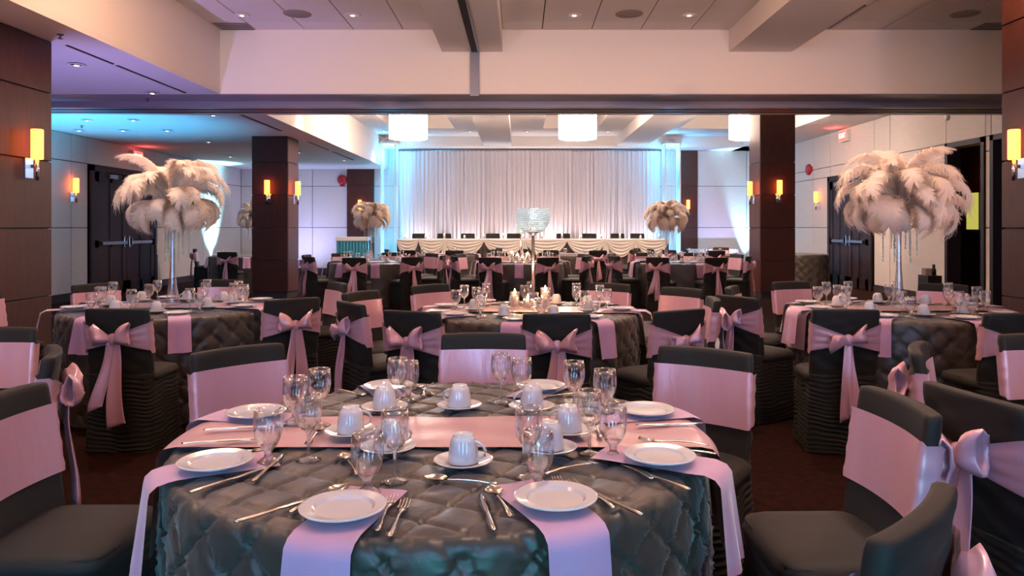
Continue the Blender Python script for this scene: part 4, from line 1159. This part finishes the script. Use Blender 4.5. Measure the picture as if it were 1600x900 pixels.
# ------------------------------------------------------------------ head table on its riser
RZ = 0.32
box_struct('floor_riser', -5.1, 4.6, 19.75, 22.35, 0.0, RZ, M['carpet'])
HX0, HX1, HY0, HY1, HZ = -3.3, 4.0, 20.0, 20.75, RZ + 0.75
ht = tag(ob('head_table', None, None, (0, 0, 0)), 'long head table with white swagged drape in front of the curtain', 'table')
ob('table_top', MB().box(HX0, HX1, HY0, HY1, HZ - 0.03, HZ).mesh('table_top', M['linen'], False), ht)
def pleat(u, v):
    x = HX0 + (HX1 - HX0) * u
    return (x, HY0 - 0.02 - 0.02 * sin(u * 2 * pi * 60) * (0.4 + 0.6 * v), HZ - 0.01 - (HZ - RZ - 0.02) * v)
ob('skirt', MB().grid(pleat, 360, 3).mesh('skirt', M['taffeta']), ht)
edges = [HX0, -2.72, -2.0, -0.96, 0.14, 1.27, 2.31, 3.10, HX1]
for i in range(len(edges) - 1):
    x0, x1 = edges[i], edges[i + 1]
    def sw(u, v, x0=x0, x1=x1):
        sag = 4 * u * (1 - u)
        hh = 0.02 + 0.05 * v + 0.42 * v * sag ** 0.8
        return (x0 + (x1 - x0) * u, HY0 - 0.05 - 0.05 * sag * (0.4 + 0.6 * v) - 0.026 * sin(v * 2 * pi * 5) * (0.25 + sag), HZ + 0.004 - (0 if v == 0 else hh))
    ob('swag', MB().grid(sw, 22, 36).mesh('swag', M['swag']), ht)
    if i in (1, 3, 5, 6):
        xm = x1
        def jb(u, v, xm=xm):
            w_ = 0.03 + 0.10 * v
            return (xm + (u - 0.5) * 2 * w_, HY0 - 0.08 - 0.02 * sin(u * 20), HZ - 0.03 - 0.45 * v - 0.04 * sin(u * 9))
        ob('jabot', MB().grid(jb, 12, 8).mesh('jabot', M['swag']), ht)
for i, px in enumerate((655, 694, 731, 770, 803, 880, 921, 965, 996)):
    x = (px - CX) * 21.15 / F
    chair(x, 21.2, 0, -1, 'plain dark chair behind the head table, %s counting from the teal table end' % ORD[i], 'chairs of the head table', False, 0, RZ)
for i in range(14):
    x = HX0 + 0.2 + i * (HX1 - HX0 - 0.4) / 13
    hurricane(x, HY0 + 0.12 + 0.2 * (i % 2), 0.07 + 0.03 * (i % 3), 'small lit candle on the head table, %s counting from the teal table end' % ORD[i], 0.25 if i % 4 == 0 else 0, HZ, 0.03)

# backdrop drape
bd = tag(ob('backdrop_drape', None, None, (0, 0, 0)), 'pleated sheer white curtain hung behind the head table', 'curtain')
DX0, DX1, DYY = -3.55, 4.12, 21.95
npan = 12
for i in range(npan):
    x0 = DX0 + (DX1 - DX0) * i / npan; x1 = DX0 + (DX1 - DX0) * (i + 1) / npan
    sd = rnd.uniform(0, 6)
    def dr(u, v, x0=x0, x1=x1, sd=sd):
        f = 0.020 * sin(u * 2 * pi * 5 + sd + 0.5 * sin(3 * v + sd)) + 0.013 * sin(u * 2 * pi * 11 + 1.7 * sd) + 0.01 * sin(u * 41 + 2 * v)
        return (x0 + (x1 - x0) * u * 1.01, DYY + f * (0.6 + 0.5 * v) - 0.02 * (i % 2), 3.64 - (3.62 - RZ) * v)
    ob('drape_panel', MB().grid(dr, 64, 10).mesh('drape_panel', M['sheer']), bd)
ob('rail', MB().tube([(DX0 - 0.05, DYY, 3.65), (DX1 + 0.05, DYY, 3.65)], 0.025, 8).mesh('rail', M['brushed']), bd)
for i, (x, m_) in enumerate(((-2.9, 0.8), (-1.5, 0.8), (-0.2, 0.9), (0.9, 1.3), (2.2, 0.9), (3.5, 0.8))):
    uplight((x, 21.55, RZ), (x, 21.97, RZ + 1.6), 'floor uplight washing the sheer curtain, %s counting from the teal table end' % ORD[i], P_DRAPE * m_, C_DRAPE, M['ledw'], 1.7)
for o in [o for o in COL.objects if o.get('label', '').startswith('floor uplight washing the sheer')]: o['group'] = 'curtain uplights'

# crystal strand towers at both ends of the curtain
tw = MB()
for i in range(150): oct_bead(tw, 0, 0, -0.0215 * i, 0.0125)
tw_m = tw.mesh('crystal_strand', M['beads'], False)
def tower(x, y, label, lab2):
    c = tag(ob('crystal_tower', None, None, (x, y, RZ)), label, 'crystal tower')
    h = 0.21; Ht = 3.42
    fr = MB()
    for sx in (-1, 1):
        for sy in (-1, 1): fr.box(sx * h - 0.015, sx * h + 0.015, sy * h - 0.015, sy * h + 0.015, 0, Ht)
    ob('post_frame', fr.mesh('post_frame', M['white'], False), c)
    ob('base', MB().box(-h - 0.04, h + 0.04, -h - 0.04, h + 0.04, 0, 0.06).mesh('base', M['white'], False), c)
    cr = MB().box(-h - 0.03, h + 0.03, -h - 0.03, h + 0.03, Ht, Ht + 0.05)
    for k in range(4):
        a = k * pi / 2 + pi / 4
        cr.tube([(h * 1.35 * cos(a), h * 1.35 * sin(a), Ht + 0.05), (h * 0.8 * cos(a), h * 0.8 * sin(a), Ht + 0.13), (0, 0, Ht + 0.17)], 0.014, 6)
    ob('crown', cr.mesh('crown', M['white'], False), c)
    for k in range(9):
        for (u, v) in ((-1, 0), (1, 0), (0, -1)):
            t = -h + 0.03 + (2 * h - 0.06) * k / 8
            ob('crystal_strand', tw_m, c, (t if u == 0 else u * h, v * h if u == 0 else t, Ht - 0.02))
    light('tower_light', 'POINT', (0, 0, 0.5), C_CYAN, P_UP * 0.2, c, (0, 0, 0), 0.1)
    light('tower_light', 'POINT', (0, 0, 1.8), C_CYAN, P_UP * 0.07, c, (0, 0, 0), 0.1)
    light('tower_light', 'POINT', (0, 0, 3.1), C_CYAN, P_UP * 0.34, c, (0, 0, 0), 0.1)
    uplight((x + 0.0, y - 0.42, RZ), (x, y + 0.15, RZ + 3.2), lab2, P_UP * 0.35, C_CYAN, M['led'], 0.8)
tower(-3.72, 21.2, 'cyan-lit crystal strand tower at the bulkhead end of the curtain', 'cyan floor uplight before the crystal tower near the teal table')
tower(4.32, 21.2, 'cyan-lit crystal strand tower at the brown strip end of the curtain', 'cyan floor uplight before the crystal tower near the brown strip')

# small white-draped table beside the tower; skirt coloured teal for the cyan light
tt = tag(ob('side_table', None, None, (0, 0, 0)), 'small draped table in teal light beside the crystal tower', 'table')
ob('table_top', MB().box(-4.95, -4.1, 20.0, 20.6, RZ + 0.70, RZ + 0.80).mesh('table_top', M['linen'], False), tt)
ob('skirt', MB().grid(lambda u, v: (-4.93 + 0.81 * u, 20.02 - 0.012 * sin(u * 60), RZ + 0.70 - 0.69 * v), 60, 2).mesh('skirt', M['teal']), tt)
for s in (-4.9, -4.15): ob('leg', MB().box(s - 0.02, s + 0.02, 20.3, 20.34, RZ, RZ + 0.7).mesh('leg', M['brushed'], False), tt)
# pleated skirt of the low stage on the blue-lit side
sk = tag(ob('stage_skirt', None, None, (-0.55, 0, 0)), 'pleated pale blue skirting below the blue-lit back wall', 'skirting')
ob('pleated_cloth', MB().grid(lambda u, v: (5.6 + 1.45 * u, YB - 0.5 - 0.03 * sin(u * 2 * pi * 16), 0.72 - 0.71 * v), 160, 2).mesh('pleated_cloth', M['linen']), sk)
ob('table_top', MB().box(5.6, 7.05, YB - 0.5, YB - 0.06, 0.70, 0.73).mesh('table_top', M['linen'], False), sk)
# dark cloth table by the side wall
x, y = 6.75, 17.6
round_table(x, y, 0.52, 0.03, 'small round table by the side wall beyond the column', 'dark pin-tucked cloth on the small table beyond the column', 0, 0.5)
# black box with a bottle shape near the doorway
bx0 = tag(ob('equipment_box', None, None, (5.35, 9.7, 0)), 'black equipment case with small grey device on top by the doorways', 'equipment')
ob('case', MB().box(-0.09, 0.09, -0.12, 0.12, 0.0, 0.76).mesh('case', M['black'], False), bx0)
ob('device', MB().box(-0.08, 0.0, -0.05, 0.05, 0.76, 0.85).mesh('device', M['grille'], False), bx0)
ob('knob', MB().lathe([(0.03, 0.76), (0.03, 0.83), (0.018, 0.85), (0.018, 0.90), (0.001, 0.90)], 14, (0.05, 0, 0)).mesh('knob', M['black']), bx0)
